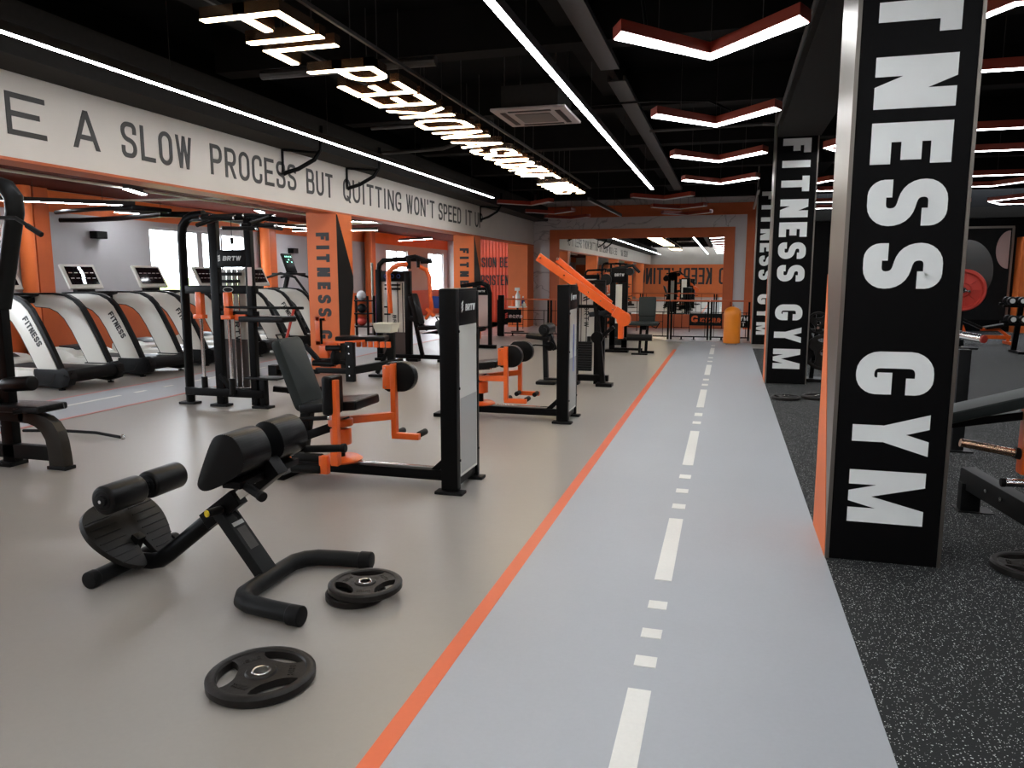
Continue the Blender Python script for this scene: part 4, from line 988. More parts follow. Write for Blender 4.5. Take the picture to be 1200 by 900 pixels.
# top grips
for (xa, xb, yy, zz) in ((-6.02, -5.72, P_-.1, 2.33), (-6.0, -5.6, P_-.3, 2.30), (-5.55, -5.2, P_-.1, 2.33), (-5.45, -5.05, P_-.3, 2.20), (-5.6, -5.2, P_-.45, 2.16)):
    gg = MB().tube([(xa, yy, zz), (xb, yy+.05, zz-.01)], .022, 12).build('pull_up_grip', 'foam', pm)
    MB().cyl((xa-.02, yy, zz), (xa, yy, zz), .024, 12).build('grip_cap', 'chrome', gg); MB().cyl((xb, yy+.05, zz-.01), (xb+.02, yy+.05, zz-.01), .024, 12).build('grip_cap', 'chrome', gg)
MB().tube([(-5.95, P_, 2.32), (-5.95, P_-.45, 2.2)], .025).build('grip_arm', 'black', pm); MB().tube([(-5.25, P_, 2.32), (-5.25, P_-.45, 2.2)], .025).build('grip_arm', 'black', pm); MB().bar((-5.6, P_, 2.32), (-5.0, P_-.1, 2.26), .06, .06).build('grip_crossbar', 'black', pm)
m = MB().cyl((-5.82, P_-.0, 2.28), (-5.82, P_-.0, 1.5), .004, 6); m.build('cable', 'dark', pm)
MB().cyl((-5.82, P_, 2.0), (-5.82, P_, 2.08), .02).build('cable_stop', 'black', pm)
m = MB().tube([(-5.88, P_+.05, 2.1), (-5.84, P_+.05, 1.9), (-5.86, P_+.05, 1.94)], .003, 6); m.build('warning_cable', 'black', pm)
B(-5.58, -5.52, P_-.065, P_-.06, 1.50, 1.72).build('warning_sticker', 'pink', pm)

# ---- lat pulldown machine cut by the left edge
lm = thing('lat_pulldown_machine', 'black lat pulldown machine with seat and thigh rollers at the left edge', 'exercise machine', (-5.7, 4.9, 0))
Y0 = 4.9
m = MB(); m.tube([(-5.83, Y0, 1.35), (-5.68, Y0, 1.85), (-5.60, Y0, 2.12), (-5.60, Y0, 2.24), (-5.67, Y0, 2.33), (-5.80, Y0, 2.37), (-6.3, Y0, 2.38)], .052, 16, sx=1.3); m.build('curved_arm', 'dark', lm)
B(-5.93, -5.80, Y0-.04, Y0+.04, .03, 1.40, .006).build('upright', 'black', lm)
MB().tube([(-6.6, Y0-.25, 2.07), (-5.45, Y0-.3, 2.055), (-5.26, Y0-.3, 2.05), (-5.18, Y0-.3, 2.01), (-5.03, Y0-.3, 1.925)], .015, 12).build('pulldown_bar', 'dark', lm)
MB().tube([(-5.15, Y0-.3, 1.99), (-5.02, Y0-.3, 1.92)], .021, 12).build('bar_grip', 'rubber', lm)
MB().cyl((-6.0, Y0-.25, 2.07), (-6.05, Y0, 2.36), .004, 6).build('cable', 'black', lm)
MB().obox((-5.68, Y0-.05, .735), (.36, .115, .115), (0, math.radians(-6), 0), .0).build('roller_core', 'black', lm) if False else None
MB().cyl((-5.85, Y0-.02, .70), (-5.55, Y0-.02, .725), .062, 30, bev=.012).build('thigh_roller', 'vinyl', lm)
MB().cyl((-6.1, Y0-.02, .69), (-5.84, Y0-.02, .70), .018, 12).build('roller_axle', 'chrome', lm)
MB().tube([(-6.05, Y0-.03, .72), (-6.0, Y0-.05, .62), (-5.9, Y0-.05, .55)], .02).build('adjuster_arm', 'black', lm)
m = MB(); m.obox((-5.75, Y0, .515), (.74, .30, .06), (0, math.radians(-1), 0), .022); m.build('seat', 'vinyl', lm)
MB().tube([(-5.62, Y0-.16, .505), (-5.38, Y0-.05, .525), (-5.29, Y0+.02, .54)], .024, 12).build('seat_edge_roll', 'vinyl', lm)
MB().bar((-6.2, Y0, .44), (-5.66, Y0, .43), .09, .08).build('seat_beam', 'dark', lm)
MB().prism([(x, Y0-.045, z) for x, z in ((-5.72, .475), (-5.52, .468), (-5.43, .445), (-5.36, .40), (-5.31, .33), (-5.285, .24), (-5.27, .12), (-5.265, .03), (-5.43, .03), (-5.435, .16), (-5.45, .25), (-5.49, .315), (-5.55, .36), (-5.62, .38), (-5.72, .385))], (0, .09, 0), .006).build('curved_leg', 'bronze', lm)
B(-5.445, -5.25, Y0-.055, Y0+.055, 0, .03, .004).build('foot', 'dark', lm)
B(-6.2, -5.36, Y0-.04, Y0+.04, .07, .19, .006).build('base_beam', 'dark', lm)
B(-6.0, -5.8, Y0-.09, Y0+.09, 0, .035, .004).build('foot', 'dark', lm)
# rod on the floor
rd = thing('floor_bar', 'thin black bar with a chrome eye end lying on the floor behind the pulldown seat', 'bar', (-6.2, 5.95, 0))
MB().tube([(-6.95, 5.95, .03), (-6.5, 6.0, .045), (-6.1, 6.03, .04), (-5.76, 5.99, .022)], .016, 10).build('rod', 'black', rd)
MB().tube([(-5.735+.022*math.cos(a), 5.99, .024+.022*math.sin(a)) for a in [2*PI*i/14 for i in range(15)]], .007, 6).build('eye_end', 'chrome', rd)

# ---- treadmills
def treadmill(ox, oy, label):
    t = thing('treadmill', label, 'treadmill', (ox, oy, 0), 'treadmills facing the window wall')
    W = .98
    def armprof(out): return out
    outer = [(-1.50, 1.325), (-1.25, 1.335), (-.95, 1.335), (-.74, 1.31), (-.58, 1.24), (-.46, 1.13), (-.33, .92), (-.15, .58), (-.01, .28)]
    inner = [(-.36, .28), (-.50, .54), (-.63, .78), (-.76, .97), (-.88, 1.07), (-1.03, 1.13), (-1.30, 1.15)]
    rim = [(x+.055, z+.03) if i > 2 else (x, z+.028) for i, (x, z) in enumerate(outer)]
    rin = [(x-.02, z-.012) for x, z in inner]
    for k, (ya, yb) in enumerate(((oy, oy+.09), (oy+W-.09, oy+W))):
        m = MB().prism([(ox+x, ya+.012, z) for x, z in rim+rin], (0, yb-ya-.024, 0), .006); m.build('arm_frame', 'dark', t)
        m = MB().prism([(ox+x, ya, z) for x, z in outer+inner], (0, yb-ya, 0), .004); m.build('arm_cover', 'silver', t)
        # foot housing
        m = MB().prism([(ox-.42, ya-.02, .30), (ox+.02, ya-.02, .30), (ox+.10, ya-.02, .33), (ox+.19, ya-.02, .29), (ox+.22, ya-.02, .18), (ox+.17, ya-.02, .08), (ox+.0, ya-.02, .03), (ox-.42, ya-.02, .07)], (0, yb-ya+.04, 0), .008); m.build('foot_housing', 'rubber', t)
        m = MB(); bolt(m, (ox+.12, ya-.02, .22), (0, -1, 0), .014); bolt(m, (ox+.165, ya-.02, .2), (0, -1, 0), .014); bolt(m, (ox+.20, ya+.03, .25), (1, 0, 0), .012); m.build('housing_bolt', 'black', t)
        m = MB().bar((ox-.12, ya-.021, .10), (ox-.02, ya-.021, .24), .004, .008).bar((ox-.3, ya-.021, .075), (ox-.12, ya-.021, .10), .004, .008); m.build('trim_line', 'duct', t)
        MB().prism([(ox-.45, ya-.006, .27), (ox-.42, ya-.006, .08), (ox-1.5, ya-.006, .10), (ox-1.5, ya-.006, .27)], (0, .08, 0), .004).build('side_skirt', 'silver', t)
        MB().cyl((ox-.0, ya+.04, 0), (ox-.0, ya+.04, .05), .014, 10).cyl((ox, ya+.04, 0), (ox, ya+.04, .018), .045, 16).build('levelling_foot', 'rubber', t)
    if True:
        m = MB(); d = V((.47, 0, -.77)).normalized(); n = V((.77, 0, .47)).normalized()
        p = V((ox-.570, oy, 1.01)); text(m, 'FITNESS', p, d, n, (0, -1, 0), .10, .05, .023, .006, .003, fit=.47)
        m.build('lettering', 'lettk', t)
        m2 = MB()
    # roller cover, deck, belt
    MB().cyl((ox+.09, oy+.07, .20), (ox+.09, oy+W-.07, .20), .095, 24).build('rear_roller_cover', 'rubber', t)
    B(ox-1.45, ox+.08, oy+.08, oy+W-.08, .13, .27, .006).build('deck', 'dark', t)
    B(ox-1.40, ox+.05, oy+.22, oy+W-.22, .265, .285, .003).build('running_belt', 'rubber', t)
    B(ox-1.45, ox+.0, oy+.08, oy+.2, .27, .283).build('foot_rail', 'silver', t); B(ox-1.45, ox+.0, oy+W-.2, oy+W-.08, .27, .283).build('foot_rail', 'silver', t)
    m = MB().prism([(ox-1.35, oy+.05, .27), (ox-1.42, oy+.05, .33), (ox-1.6, oy+.05, .40), (ox-1.95, oy+.05, .42), (ox-2.1, oy+.05, .36), (ox-2.14, oy+.05, .12), (ox-1.4, oy+.05, .10)], (0, W-.1, 0), .02); m.build('motor_hood', 'silver', t)
    m = MB().prism([(ox-1.5, oy+.25, .375), (ox-1.62, oy+.25, .425), (ox-1.9, oy+.25, .44), (ox-1.9, oy+.25, .40)], (0, W-.5, 0), .005); m.build('hood_grille', 'dark', t)
    MB().cyl((ox-2.0, oy+.12, 0), (ox-2.0, oy+.12, .12), .03).cyl((ox-2.0, oy+W-.12, 0), (ox-2.0, oy+W-.12, .12), .03).build('front_foot', 'rubber', t)
    # cross bar, console
    m = MB().box(ox-1.58, ox-1.3, oy+.05, oy+W-.05, 1.20, 1.32, .03); m.build('console_bridge', 'rubber', t)
    MB().tube([(ox-1.3, oy+.2, 1.29), (ox-1.1, oy+.22, 1.34), (ox-1.05, oy+.5, 1.35), (ox-1.1, oy+W-.22, 1.34), (ox-1.3, oy+W-.2, 1.29)], .022).build('hand_sensor_bar', 'rubber', t)
    m = MB().prism([(ox-1.54, oy+.3, 1.28), (ox-1.44, oy+.3, 1.28), (ox-1.47, oy+.3, 1.45), (ox-1.56, oy+.3, 1.45)], (0, .38, 0), .01); m.build('console_neck', 'rubber', t)
    R = Euler((0, math.radians(-26), 0)).to_matrix(); cc = V((ox-1.43, oy+.38, 1.61))
    def sc(dx, y_, z_): return cc+R @ V((dx, y_, z_))
    MB().obox(cc, (.045, .70, .45), R, .014).build('console', 'silver', t)
    MB().obox(sc(.0265, 0, .01), (.004, .58, .33), R, .001).build('console_screen', 'screen', t)
    m = MB()
    for zz in (-.04, .06):
        for k in range(5): m.obox(sc(.029, -.22+.11*k, zz), (.001, .07, .012 if zz > 0 else .008), R)
    m.build('screen_readout', 'screenglow', t)
    return finish(t)
T1 = treadmill(-9.10, 8.42, 'leftmost treadmill, its near arm marked FITNESS, behind the pulldown machine')
ty = [(9.98, 'second treadmill from the left with a bright strip on its screen'), (11.55, 'third treadmill from the left, in front of the window'), (13.2, 'fourth treadmill from the left, behind the assisted pull-up machine'), (14.95, 'fifth treadmill from the left, nearest the orange column')]
for yy, lb in ty:
    r = dup(T1, (-9.10, yy, 0), lb)
    if yy == 9.98:
        R = Euler((0, math.radians(-26), 0)).to_matrix(); cc = V((-9.10-1.43, 9.98+.38, 1.61))
        m = MB(); 
        for k in range(6): m.obox(cc+R @ V((.0300, .0+.02*math.sin(k*.9), .14-.052*k)), (.001, .06, .054), R)
        m.build('lit_strip', 'streak', r)
# ---- stair climber behind
sc_ = thing('stair_climber', 'tall black stair climber console behind the treadmills, left of the orange column', 'stair climber', (-10.6, 16.7, 0))
m = MB().prism([(-11.3, 16.4, 0), (-9.9, 16.4, 0), (-9.9, 16.4, .25), (-10.7, 16.4, 1.1), (-11.3, 16.4, 1.2)], (0, .7, 0), .02); m.build('body', 'dark', sc_)
m = MB()
for k in range(4): m.box(-10.9+.22*k, -10.6+.22*k, 16.48, 17.02, .98-.22*k, 1.04-.22*k, .005)
m.build('steps', 'rubber', sc_)
MB().bar((-10.8, 16.8, 1.1), (-10.62, 16.8, 1.72), .1, .08).build('console_post', 'black', sc_)
R = Euler((0, 0, 0)).to_matrix()
MB().obox((-10.6, 16.8, 1.95), (.06, .42, .50), (0, math.radians(-20), 0), .02).build('console', 'black', sc_)
m = MB(); R = Euler((0, math.radians(-20), 0)).to_matrix()
for (a, b) in ((-.12, .16), (-.04, .16), (.05, .16), (.13, .16), (.0, .08), (-.1, .02), (.1, .02)): m.obox(V((-10.6, 16.8, 1.95))+R @ V((.033, a, b)), (.002, .035, .03), R)
m.build('console_digits', 'greenled', sc_)
MB().tube([(-11.0, 16.45, 1.6), (-10.6, 16.42, 1.70), (-10.2, 16.42, 1.6), (-9.9, 16.45, 1.2), (-9.9, 16.45, .3)], .03).tube([(-11.0, 17.05, 1.6), (-10.6, 17.08, 1.70), (-10.2, 17.08, 1.6), (-9.9, 17.05, 1.2), (-9.9, 17.05, .3)], .03).build('handrail', 'rubber', sc_)
B(-10.85, -10.3, 16.42, 17.08, 1.66, 1.71, .01).build('tray', 'rubber', sc_)

# ---- machine C: black post, bench pad, orange frame beside the orange column
mc = thing('glute_machine', 'low black and orange plate loaded machine with flat pad in front of the orange column', 'exercise machine', (-5.6, 10.4, 0))
B(-5.62, -5.48, 10.36, 10.44, .0, .62, .006).build('front_post', 'dark', mc)
m = MB()
for z in (.1, .24, .44, .55): bolt(m, (-5.55, 10.355, z), (0, -1, 0), .012)
m.build('bolt', 'chrome', mc)
B(-6.15, -5.55, 10.37, 10.45, .12, .20, .006).build('lower_beam', 'dark', mc)
MB().bar((-5.5, 10.42, .18), (-4.95, 11.0, .26), .09, .12).build('side_beam', 'dark', mc)
MB().tube([(-6.15, 10.42, .28), (-5.9, 10.42, .31), (-5.6, 10.42, .28)], .035).build('upper_beam', 'dark', mc)
B(-5.22, -5.10, 11.0, 11.08, .03, .72, .006).build('rear_post', 'dark', mc)
MB().bar((-5.2, 11.04, .45), (-5.42, 11.04, .06), .06, .06, up=(0, 1, 0)).box(-5.55, -5.3, 10.98, 11.10, 0, .04).build('rear_brace', 'dark', mc)
m = MB(); m.obox((-5.45, 10.62, .66), (.78, .34, .07), (0, 0, math.radians(12)), .025); m.build('pad', 'vinyl', mc)
m = MB()
for k in range(6): m.box(-5.5+k*.1, -5.44+k*.1, 10.5, 10.56, .53, .62, .004)
m.build('adjuster_teeth', 'orange', mc)
m = MB().box(-6.12, -6.04, 10.36, 10.42, .55, 1.0, .005).box(-6.12, -5.96, 10.36, 10.42, .93, 1.0, .005).box(-6.12, -5.75, 10.36, 10.42, .56, .62, .005).box(-5.86, -5.80, 10.36, 10.42, .22, .56, .005).box(-6.05, -5.90, 10.34, 10.44, .36, .55, .005); m.build('lever_frame', 'orange', mc)
MB().tube([(-6.0, 10.33, .58), (-6.0, 10.33, .96), (-5.94, 10.33, .96)], .02).build('lever_handle', 'black', mc)
MB().bar((-5.8, 10.39, .60), (-5.3, 10.39, .64), .05, .03).build('orange_rail', 'orange', mc)
MB().cyl((-5.80, 10.34, .38), (-5.74, 10.34, .38), .12, 28, bev=.01).build('small_plate', 'rubber', mc)
MB().cyl((-6.15, 10.32, .28), (-5.8, 10.32, .28), .045, 18).cyl((-5.90, 10.3, .52), (-5.65, 10.3, .53), .045, 18).build('roller', 'vinyl', mc)
MB().bar((-6.3, 10.35, .55), (-6.0, 10.35, .25), .07, .05, up=(0, 1, 0)).box(-6.95, -6.8, 10.3, 10.45, 0, .22).bar((-6.85, 10.38, .12), (-6.1, 10.4, .14), .06, .07).build('rear_leg', 'black', mc)
MB().tube([(-6.75, 10.4, .64), (-6.62, 10.4, .90), (-6.5, 10.4, 1.12)], .02).build('red_lever', 'redlever', mc) if False else MB().tube([(-6.70, 10.4, .3), (-6.66, 10.4, .64), (-6.5, 10.4, 1.12)], .022).build('red_lever', 'red', mc)
# basin
bs = tag(MB().lathe([(0, 0), (.17, 0), (.185, .01), (.235, .14), (.25, .145), (.25, .15), (.228, .15), (.178, .02), (0, .02)], 4, (-5.24, 11.05, .725), Matrix.Rotation(PI/4, 3, 'Z')).build('basin', 'cream', smooth=False), 'cream plastic basin set on top of the low orange and black machine', 'basin')

# ---- machine D: pec deck with orange arms
md = thing('pec_fly_machine', 'black pec fly machine with orange overhead arms and white stack cover, mid background', 'exercise machine', (-6.1, 13.4, 0))
YD = 13.35
B(-6.52, -6.42, YD-.05, YD+.05, .0, 1.75, .006).build('upright', 'black', md); B(-5.92, -5.80, YD-.05, YD+.05, .0, 1.72, .006).build('upright', 'black', md)
MB().tube([(-6.47, YD, 1.70), (-6.45, YD, 1.84), (-6.36, YD, 1.92), (-6.0, YD, 1.94), (-5.6, YD, 1.94)], .045, 12).build('top_hoop', 'black', md)
B(-6.42, -5.92, YD-.03, YD+.03, 1.52, 1.72, .004).build('header', 'black', md)
m = MB()
for xx in (-6.3, -6.17, -6.04): m.lathe([(.03, 0), (.04, .006), (.03, .012)], 16, (xx, YD-.035, 1.62), Matrix.Rotation(PI/2, 3, 'X'))
m.build('header_badge', 'blue', md)
B(-6.42, -5.92, YD+.02, YD+.04, .55, 1.52).build('stack_cover', 'shroud', md); B(-6.40, -5.93, YD-.01, YD+.015, .1, .55).build('lower_cover', 'brown', md)
m = MB()
for xx in (-6.3, -6.08, -5.98): m.cyl((xx, YD+.0, .5), (xx, YD+.0, 1.5), .008, 8)
m.build('guide_rods', 'dark', md)
m = MB().box(-6.34, -6.02, YD-.03, YD-.0, 1.36, 1.40).box(-6.34, -6.02, YD-.03, YD, 1.44, 1.47).box(-6.36, -6.24, YD-.03, YD, 1.02, 1.05).box(-6.36, -6.24, YD-.03, YD, .88, .91); m.build('clamps', 'dark', md)
m = MB(); text(m, 'BRTW', (-6.19, YD-.002, .88), (0, 0, -1), (1, 0, 0), (0, -1, 0), .07, .08, .015, .02, .003, fit=.34); m.build('side_logo', 'lettk', md)
MB().tube([(-6.17, YD-.15, .92), (-6.20, YD-.15, 1.68), (-6.10, YD-.15, 1.78), (-5.95, YD-.2, 1.83), (-5.75, YD-.2, 1.84)], .045, 14).build('near_arm', 'orange', md)
MB().tube([(-5.36, YD-.1, .98), (-5.38, YD-.1, 1.60), (-5.44, YD-.1, 1.74), (-5.56, YD-.15, 1.80)], .04, 14).build('far_arm', 'orange', md)
MB().cyl((-5.56, YD-.2, 1.78), (-5.56, YD-.2, 1.95), .03).cyl((-5.75, YD-.2, 1.76), (-5.75, YD-.2, 1.98), .04).tube([(-5.8, YD-.2, 1.97), (-5.6, YD-.25, 1.99), (-5.42, YD-.2, 1.93)], .03).cyl((-5.5, YD-.2, 1.9), (-5.3, YD-.2, 1.9), .05).build('arm_pivots', 'rubber', md)
round_pad((-5.68, YD-.05, 1.0), .30, .60, .10, math.radians(-14)).build('backrest', 'vinyl', md)
MB().obox((-5.36, YD-.05, .66), (.46, .34, .08), (0, math.radians(-3), 0), .025).build('seat', 'vinyl', md)
MB().bar((-5.82, YD-.05, .85), (-5.45, YD-.05, .62), .06, .07).bar((-5.72, YD-.05, .85), (-5.56, YD-.05, .08), .06, .07).build('seat_frame', 'black', md)
m = MB().box(-6.5, -5.1, YD-.06, YD+.02, .05, .13, .006).box(-5.85, -5.65, YD-.1, YD+.06, 0, .05).box(-5.25, -5.05, YD-.1, YD+.06, 0, .05).box(-6.55, -6.4, YD-.1, YD+.06, 0, .05); m.build('base', 'black', md)
MB().bar((-5.42, YD-.15, 1.02), (-5.28, YD-.15, .88), .10, .05).bar((-5.33, YD-.15, .98), (-5.45, YD-.15, .82), .05, .05).build('arm_handle_bracket', 'orange', md)
tag(MB().box(-5.25, -5.06, YD-.25, YD-.05, 1.04, 1.24, .02).build('towel', 'blue') if False else MB().prism([(-5.26, YD-.3, 1.26), (-5.05, YD-.3, 1.24), (-5.07, YD-.3, 1.03), (-5.22, YD-.3, 1.03)], (0, .1, 0), .02).build('towel', 'blue'), 'blue towel hanging on the pec fly machine next to its orange arm', 'towel')

# ---- machine E: far black tower, with pale shroud
me_ = thing('leg_press_machine', 'black selectorised machine with pale cover right behind the nearest tower', 'exercise machine', (-5.5, 16.3, 0))
MB().tube([(-5.85, 16.3, 1.40), (-5.35, 16.3, 1.47), (-5.2, 16.3, 1.40), (-5.16, 16.3, 1.25), (-5.16, 16.3, .05)], .05, 12).build('frame_hoop', 'black', me_)
B(-5.56, -5.46, 16.26, 16.34, 0, 1.42, .006).build('upright', 'black', me_)
B(-5.46, -5.2, 16.3, 16.34, .5, 1.2).build('stack_cover', 'pink', me_); B(-5.46, -5.2, 16.28, 16.33, 1.2, 1.38).build('header', 'black', me_)
m = MB(); text(m, 'BRTW', (-5.43, 16.28, 1.27), (1, 0, 0), (0, 0, 1), (0, -1, 0), .04, .04, .01, .008, .002, fit=.16); m.build('logo', 'label', me_)
MB().obox((-5.38, 16.1, .45), (.3, .3, .1), (0, 0, 0), .03).obox((-5.5, 16.1, .65), (.1, .3, .4), (0, -.3, 0), .03).build('seat', 'vinyl', me_)
MB().box(-5.9, -5.0, 16.22, 16.3, 0, .08, .005).bar((-5.4, 16.1, .05), (-5.38, 16.1, .42), .08, .08).build('base', 'black', me_)

# ---- machine 3: incline lever press with long orange arms
m3 = thing('lever_press_machine', 'plate loaded press machine with long slanting orange levers and white weight cover', 'exercise machine', (-2.0, 11.1, 0))
YL = 11.2
B(-2.22, -2.14, YL-.04, YL+.04, 0, 1.52, .006).build('upright', 'black', m3); B(-1.90, -1.74, YL-.04, YL+.04, 0, 1.52, .006).build('upright', 'black', m3)
B(-2.14, -1.90, YL+.02, YL+.04, .64, 1.50).build('stack_cover', 'shroud', m3)
B(-2.16, -1.74, YL-.03, YL+.03, 1.50, 1.56, .005).build('top_bar', 'black', m3)
m = MB()
for i in range(12): m.box(-2.13, -1.93, YL-.06, YL+.015, .2+i*.037, .232+i*.037)
m.build('weight_stack', 'dark', m3)
m = MB().cyl((-2.02, YL-.02, .6), (-2.02, YL-.02, 1.5), .006, 8).cyl((-2.10, YL-.02, .6), (-2.10, YL-.02, 1.5), .006, 8).box(-2.0, -1.95, YL-.05, YL, .64, .72); m.build('guide_rods', 'dark', m3)
m = MB(); text(m, 'BRTW', (-2.06, YL+.018, 1.18), (0, 0, -1), (1, 0, 0), (0, -1, 0), .07, .08, .014, .02, .003, fit=.32)
for k in range(2): m.prism([(-2.08, YL+.018, 1.24+k*.04), (-1.98, YL+.018, 1.28+k*.04), (-1.98, YL+.018, 1.30+k*.04), (-2.08, YL+.018, 1.26+k*.04)], (0, -.003, 0))
m.build('side_logo', 'lettk', m3)
B(-2.25, -1.6, YL-.2, YL-.14, 1.15, 1.20, .005).build('cross_rail', 'black', m3)
MB().bar((-1.86, YL-.15, 1.25), (-1.72, YL-.25, .05), .07, .09, up=(0, 1, 0)).build('front_leg', 'black', m3)
MB().cyl((-1.82, YL-.24, .72), (-1.82, YL-.16, .72), .09, 20).bar((-1.80, YL-.2, .70), (-1.58, YL-.2, .88), .05, .05).build('pivot', 'black', m3)
B(-2.25, -1.66, YL-.15, YL-.05, .06, .15, .005).build('base', 'black', m3); B(-1.82, -1.58, YL-.32, YL-.12, 0, .05, .005).build('foot', 'black', m3); B(-2.3, -2.1, YL-.2, YL, 0, .05, .005).build('foot', 'black', m3)
# levers (two parallel arms), joint and handle drop
MB().bar((-2.70, YL-.30, 1.90), (-1.48, YL-.30, 1.07), .06, .12, bev=.006).build('lever', 'orange', m3)
MB().bar((-2.43, YL-.20, 1.86), (-1.62, YL-.24, 1.22), .05, .08, bev=.006).build('lever', 'orange', m3)
MB().cyl((-2.66, YL-.34, 1.885), (-2.66, YL-.26, 1.885), .014).cyl((-2.42, YL-.25, 1.87), (-2.42, YL-.15, 1.87), .02).build('lever_bolt', 'chrome', m3)
m = MB().bar((-1.56, YL-.34, 1.12), (-1.38, YL-.30, 1.00), .08, .16, bev=.01).cyl((-1.42, YL-.38, 1.0), (-1.42, YL-.22, 1.0), .10, 24); m.build('joint', 'orange', m3)
B(-1.50, -1.42, YL-.34, YL-.27, .72, 1.0, .006).build('handle_drop', 'orange', m3)
m = MB().cyl((-1.55, YL-.31, .72), (-1.38, YL-.31, .72), .02).cyl((-1.60, YL-.31, 1.04), (-1.72, YL-.31, 1.04), .018); m.build('handle', 'rubber', m3)
m = MB()
for k in range(5): bolt(m, V((-2.3, YL-.335, 1.63))+V((.18, 0, -.122))*k, (0, -1, 0), .012)
m.build('bolt', 'chrome', m3)
MB().bar((-1.62, YL-.25, 1.1), (-1.95, YL-.1, 1.05), .07, .07).bar((-1.9, YL, 1.2), (-1.8, YL-.2, 1.15), .06, .06).build('lever_mount', 'black', m3)
# leg extension seat
le = thing('leg_curl_bench', 'black bench seat with foam roller standing left of the second tower', 'bench', (-2.65, 11.2, 0))
MB().obox((-2.74, 11.2, .70), (.36, .4, .07), (0, math.radians(6), 0), .025).build('seat', 'vinyl', le)
MB().cyl((-2.62, 10.95, .82), (-2.62, 11.4, .82), .085, 26, bev=.01).build('foam_roller', 'vinyl', le)
MB().cyl((-2.62, 10.94, .82), (-2.62, 10.95, .82), .045).build('roller_cap', 'dark', le)
MB().bar((-2.66, 11.2, .66), (-2.64, 11.2, .06), .08, .07).bar((-2.6, 11.2, .75), (-2.5, 11.2, .50), .05, .07).build('post', 'dark', le)
MB().cyl((-2.57, 11.12, .56), (-2.57, 11.14, .56), .07, 20).build('cam', 'black', le)
MB().tube([(-2.55, 11.0, .58), (-2.75, 10.95, .59), (-2.86, 10.95, .57), (-2.90, 10.95, .52)], .012).build('handle', 'black', le)
MB().obox((-2.58, 11.0, .025), (.3, .26, .05), (0, 0, 0), .02).box(-2.66, -2.2, 11.1, 11.2, .01, .07).build('foot', 'rubber', le)

# ---- machine 4 (far): leg extension with grey seat
m4 = thing('leg_extension_machine', 'leg extension machine with grey seat and roller near the far railing', 'exercise machine', (-1.9, 16.2, 0))
YE = 16.2
B(-2.42, -2.30, YE-.04, YE+.04, .03, 1.72, .006).build('upright', 'black', m4); B(-2.16, -2.04, YE-.04, YE+.04, .03, 1.72, .006).build('upright', 'black', m4)
B(-2.30, -2.16, YE+.0, YE+.03, .6, 1.45).build('stack_cover', 'shroud', m4); B(-2.40, -2.06, YE-.05, YE+.04, 1.48, 1.80, .02).build('header', 'black', m4)
m = MB(); text(m, 'BRTW', (-2.32, YE-.05, 1.62), (1, 0, 0), (0, 0, 1), (0, -1, 0), .06, .05, .012, .01, .003, fit=.2); m.build('logo', 'label', m4)
MB().cyl((-2.5, YE-.1, 1.55), (-2.5, YE+.1, 1.55), .12, 20).cyl((-2.0, YE-.1, 1.72), (-2.0, YE+.1, 1.72), .08, 20).tube([(-2.5, YE, 1.75), (-1.95, YE, 1.85), (-1.8, YE, 1.7)], .03).build('pulleys', 'dark', m4)
B(-2.4, -2.05, YE-.04, YE+.02, .15, .62).build('stack_box', 'dark', m4)
MB().obox((-1.62, YE, .98), (.36, .09, .42), (math.radians(-8), 0, 0), .03).build('backrest', 'greyvinyl', m4)
MB().obox((-1.62, YE-.02, .73), (.34, .08, .14), (math.radians(-4), 0, 0), .03).build('lumbar_pad', 'greyvinyl', m4)
MB().obox((-1.66, YE-.25, .64), (.58, .46, .07), (0, 0, 0), .025).build('seat', 'greyvinyl', m4)
MB().cyl((-1.98, YE-.45, .36), (-1.46, YE-.45, .36), .07, 24, bev=.01).build('foam_roller', 'vinyl', m4)
m = MB().bar((-1.72, YE-.2, .60), (-1.72, YE-.45, .04), .05, .06).bar((-1.6, YE-.1, .60), (-1.62, YE-.1, .05), .05, .06).cyl((-1.72, YE-.2, .55), (-1.6, YE-.2, .55), .05).tube([(-1.5, YE-.2, .58), (-1.4, YE-.25, .55), (-1.33, YE-.3, .66)], .012); m.build('frame', 'black', m4)
m = MB().box(-1.88, -1.55, YE-.5, YE-.4, 0, .03).box(-1.75, -1.45, YE-.12, YE-.05, .0, .05).box(-2.3, -1.7, YE-.1, YE-.03, .05, .10).box(-2.5, -2.0, YE-.12, YE+.1, 0, .05); m.build('base', 'black', m4)

# ---- storage rack with balls, blue heavy bag behind the column
rk = thing('storage_rack', 'slim black storage rack behind the near orange column', 'rack', (-9.6, 18.6, 0))
m = MB()
for xx in (-9.9, -9.35):
    m.box(xx-.025, xx+.025, 18.55, 18.6, 0, 1.1); m.box(xx-.025, xx+.025, 18.95, 19.0, 0, 1.1)
m.build('rack_frame', 'black', rk)
for zz in (.25, .6, .95): B(-9.9, -9.35, 18.56, 18.99, zz, zz+.03).build('shelf', 'black', rk)
for k, (zz, c_, lb) in enumerate(((.28, 'red', 'dark red medicine ball on the lowest shelf of the rack'), (.63, 'dark', 'charcoal medicine ball on the middle shelf of the rack'), (.98, 'grey', 'grey medicine ball on the top of the rack'))):
    tag(MB().lathe([(.13*math.sin(PI*i/12), .13-.13*math.cos(PI*i/12)) for i in range(13)], 20, (-9.62, 18.75, zz)).build('medicine_ball', c_), lb, 'ball', 'medicine balls on the rack')
tag(MB().cyl((-9.0, 18.6, 0), (-9.0, 18.6, 1.15), .11, 24, bev=.02).build('foam_column', 'blue'), 'upright blue foam column right of the storage rack', 'foam column')
hp = thing('upright_pole', 'slim grey upright pole beside the window behind the near orange column', 'pole', (-9.6, 19.4, 0))
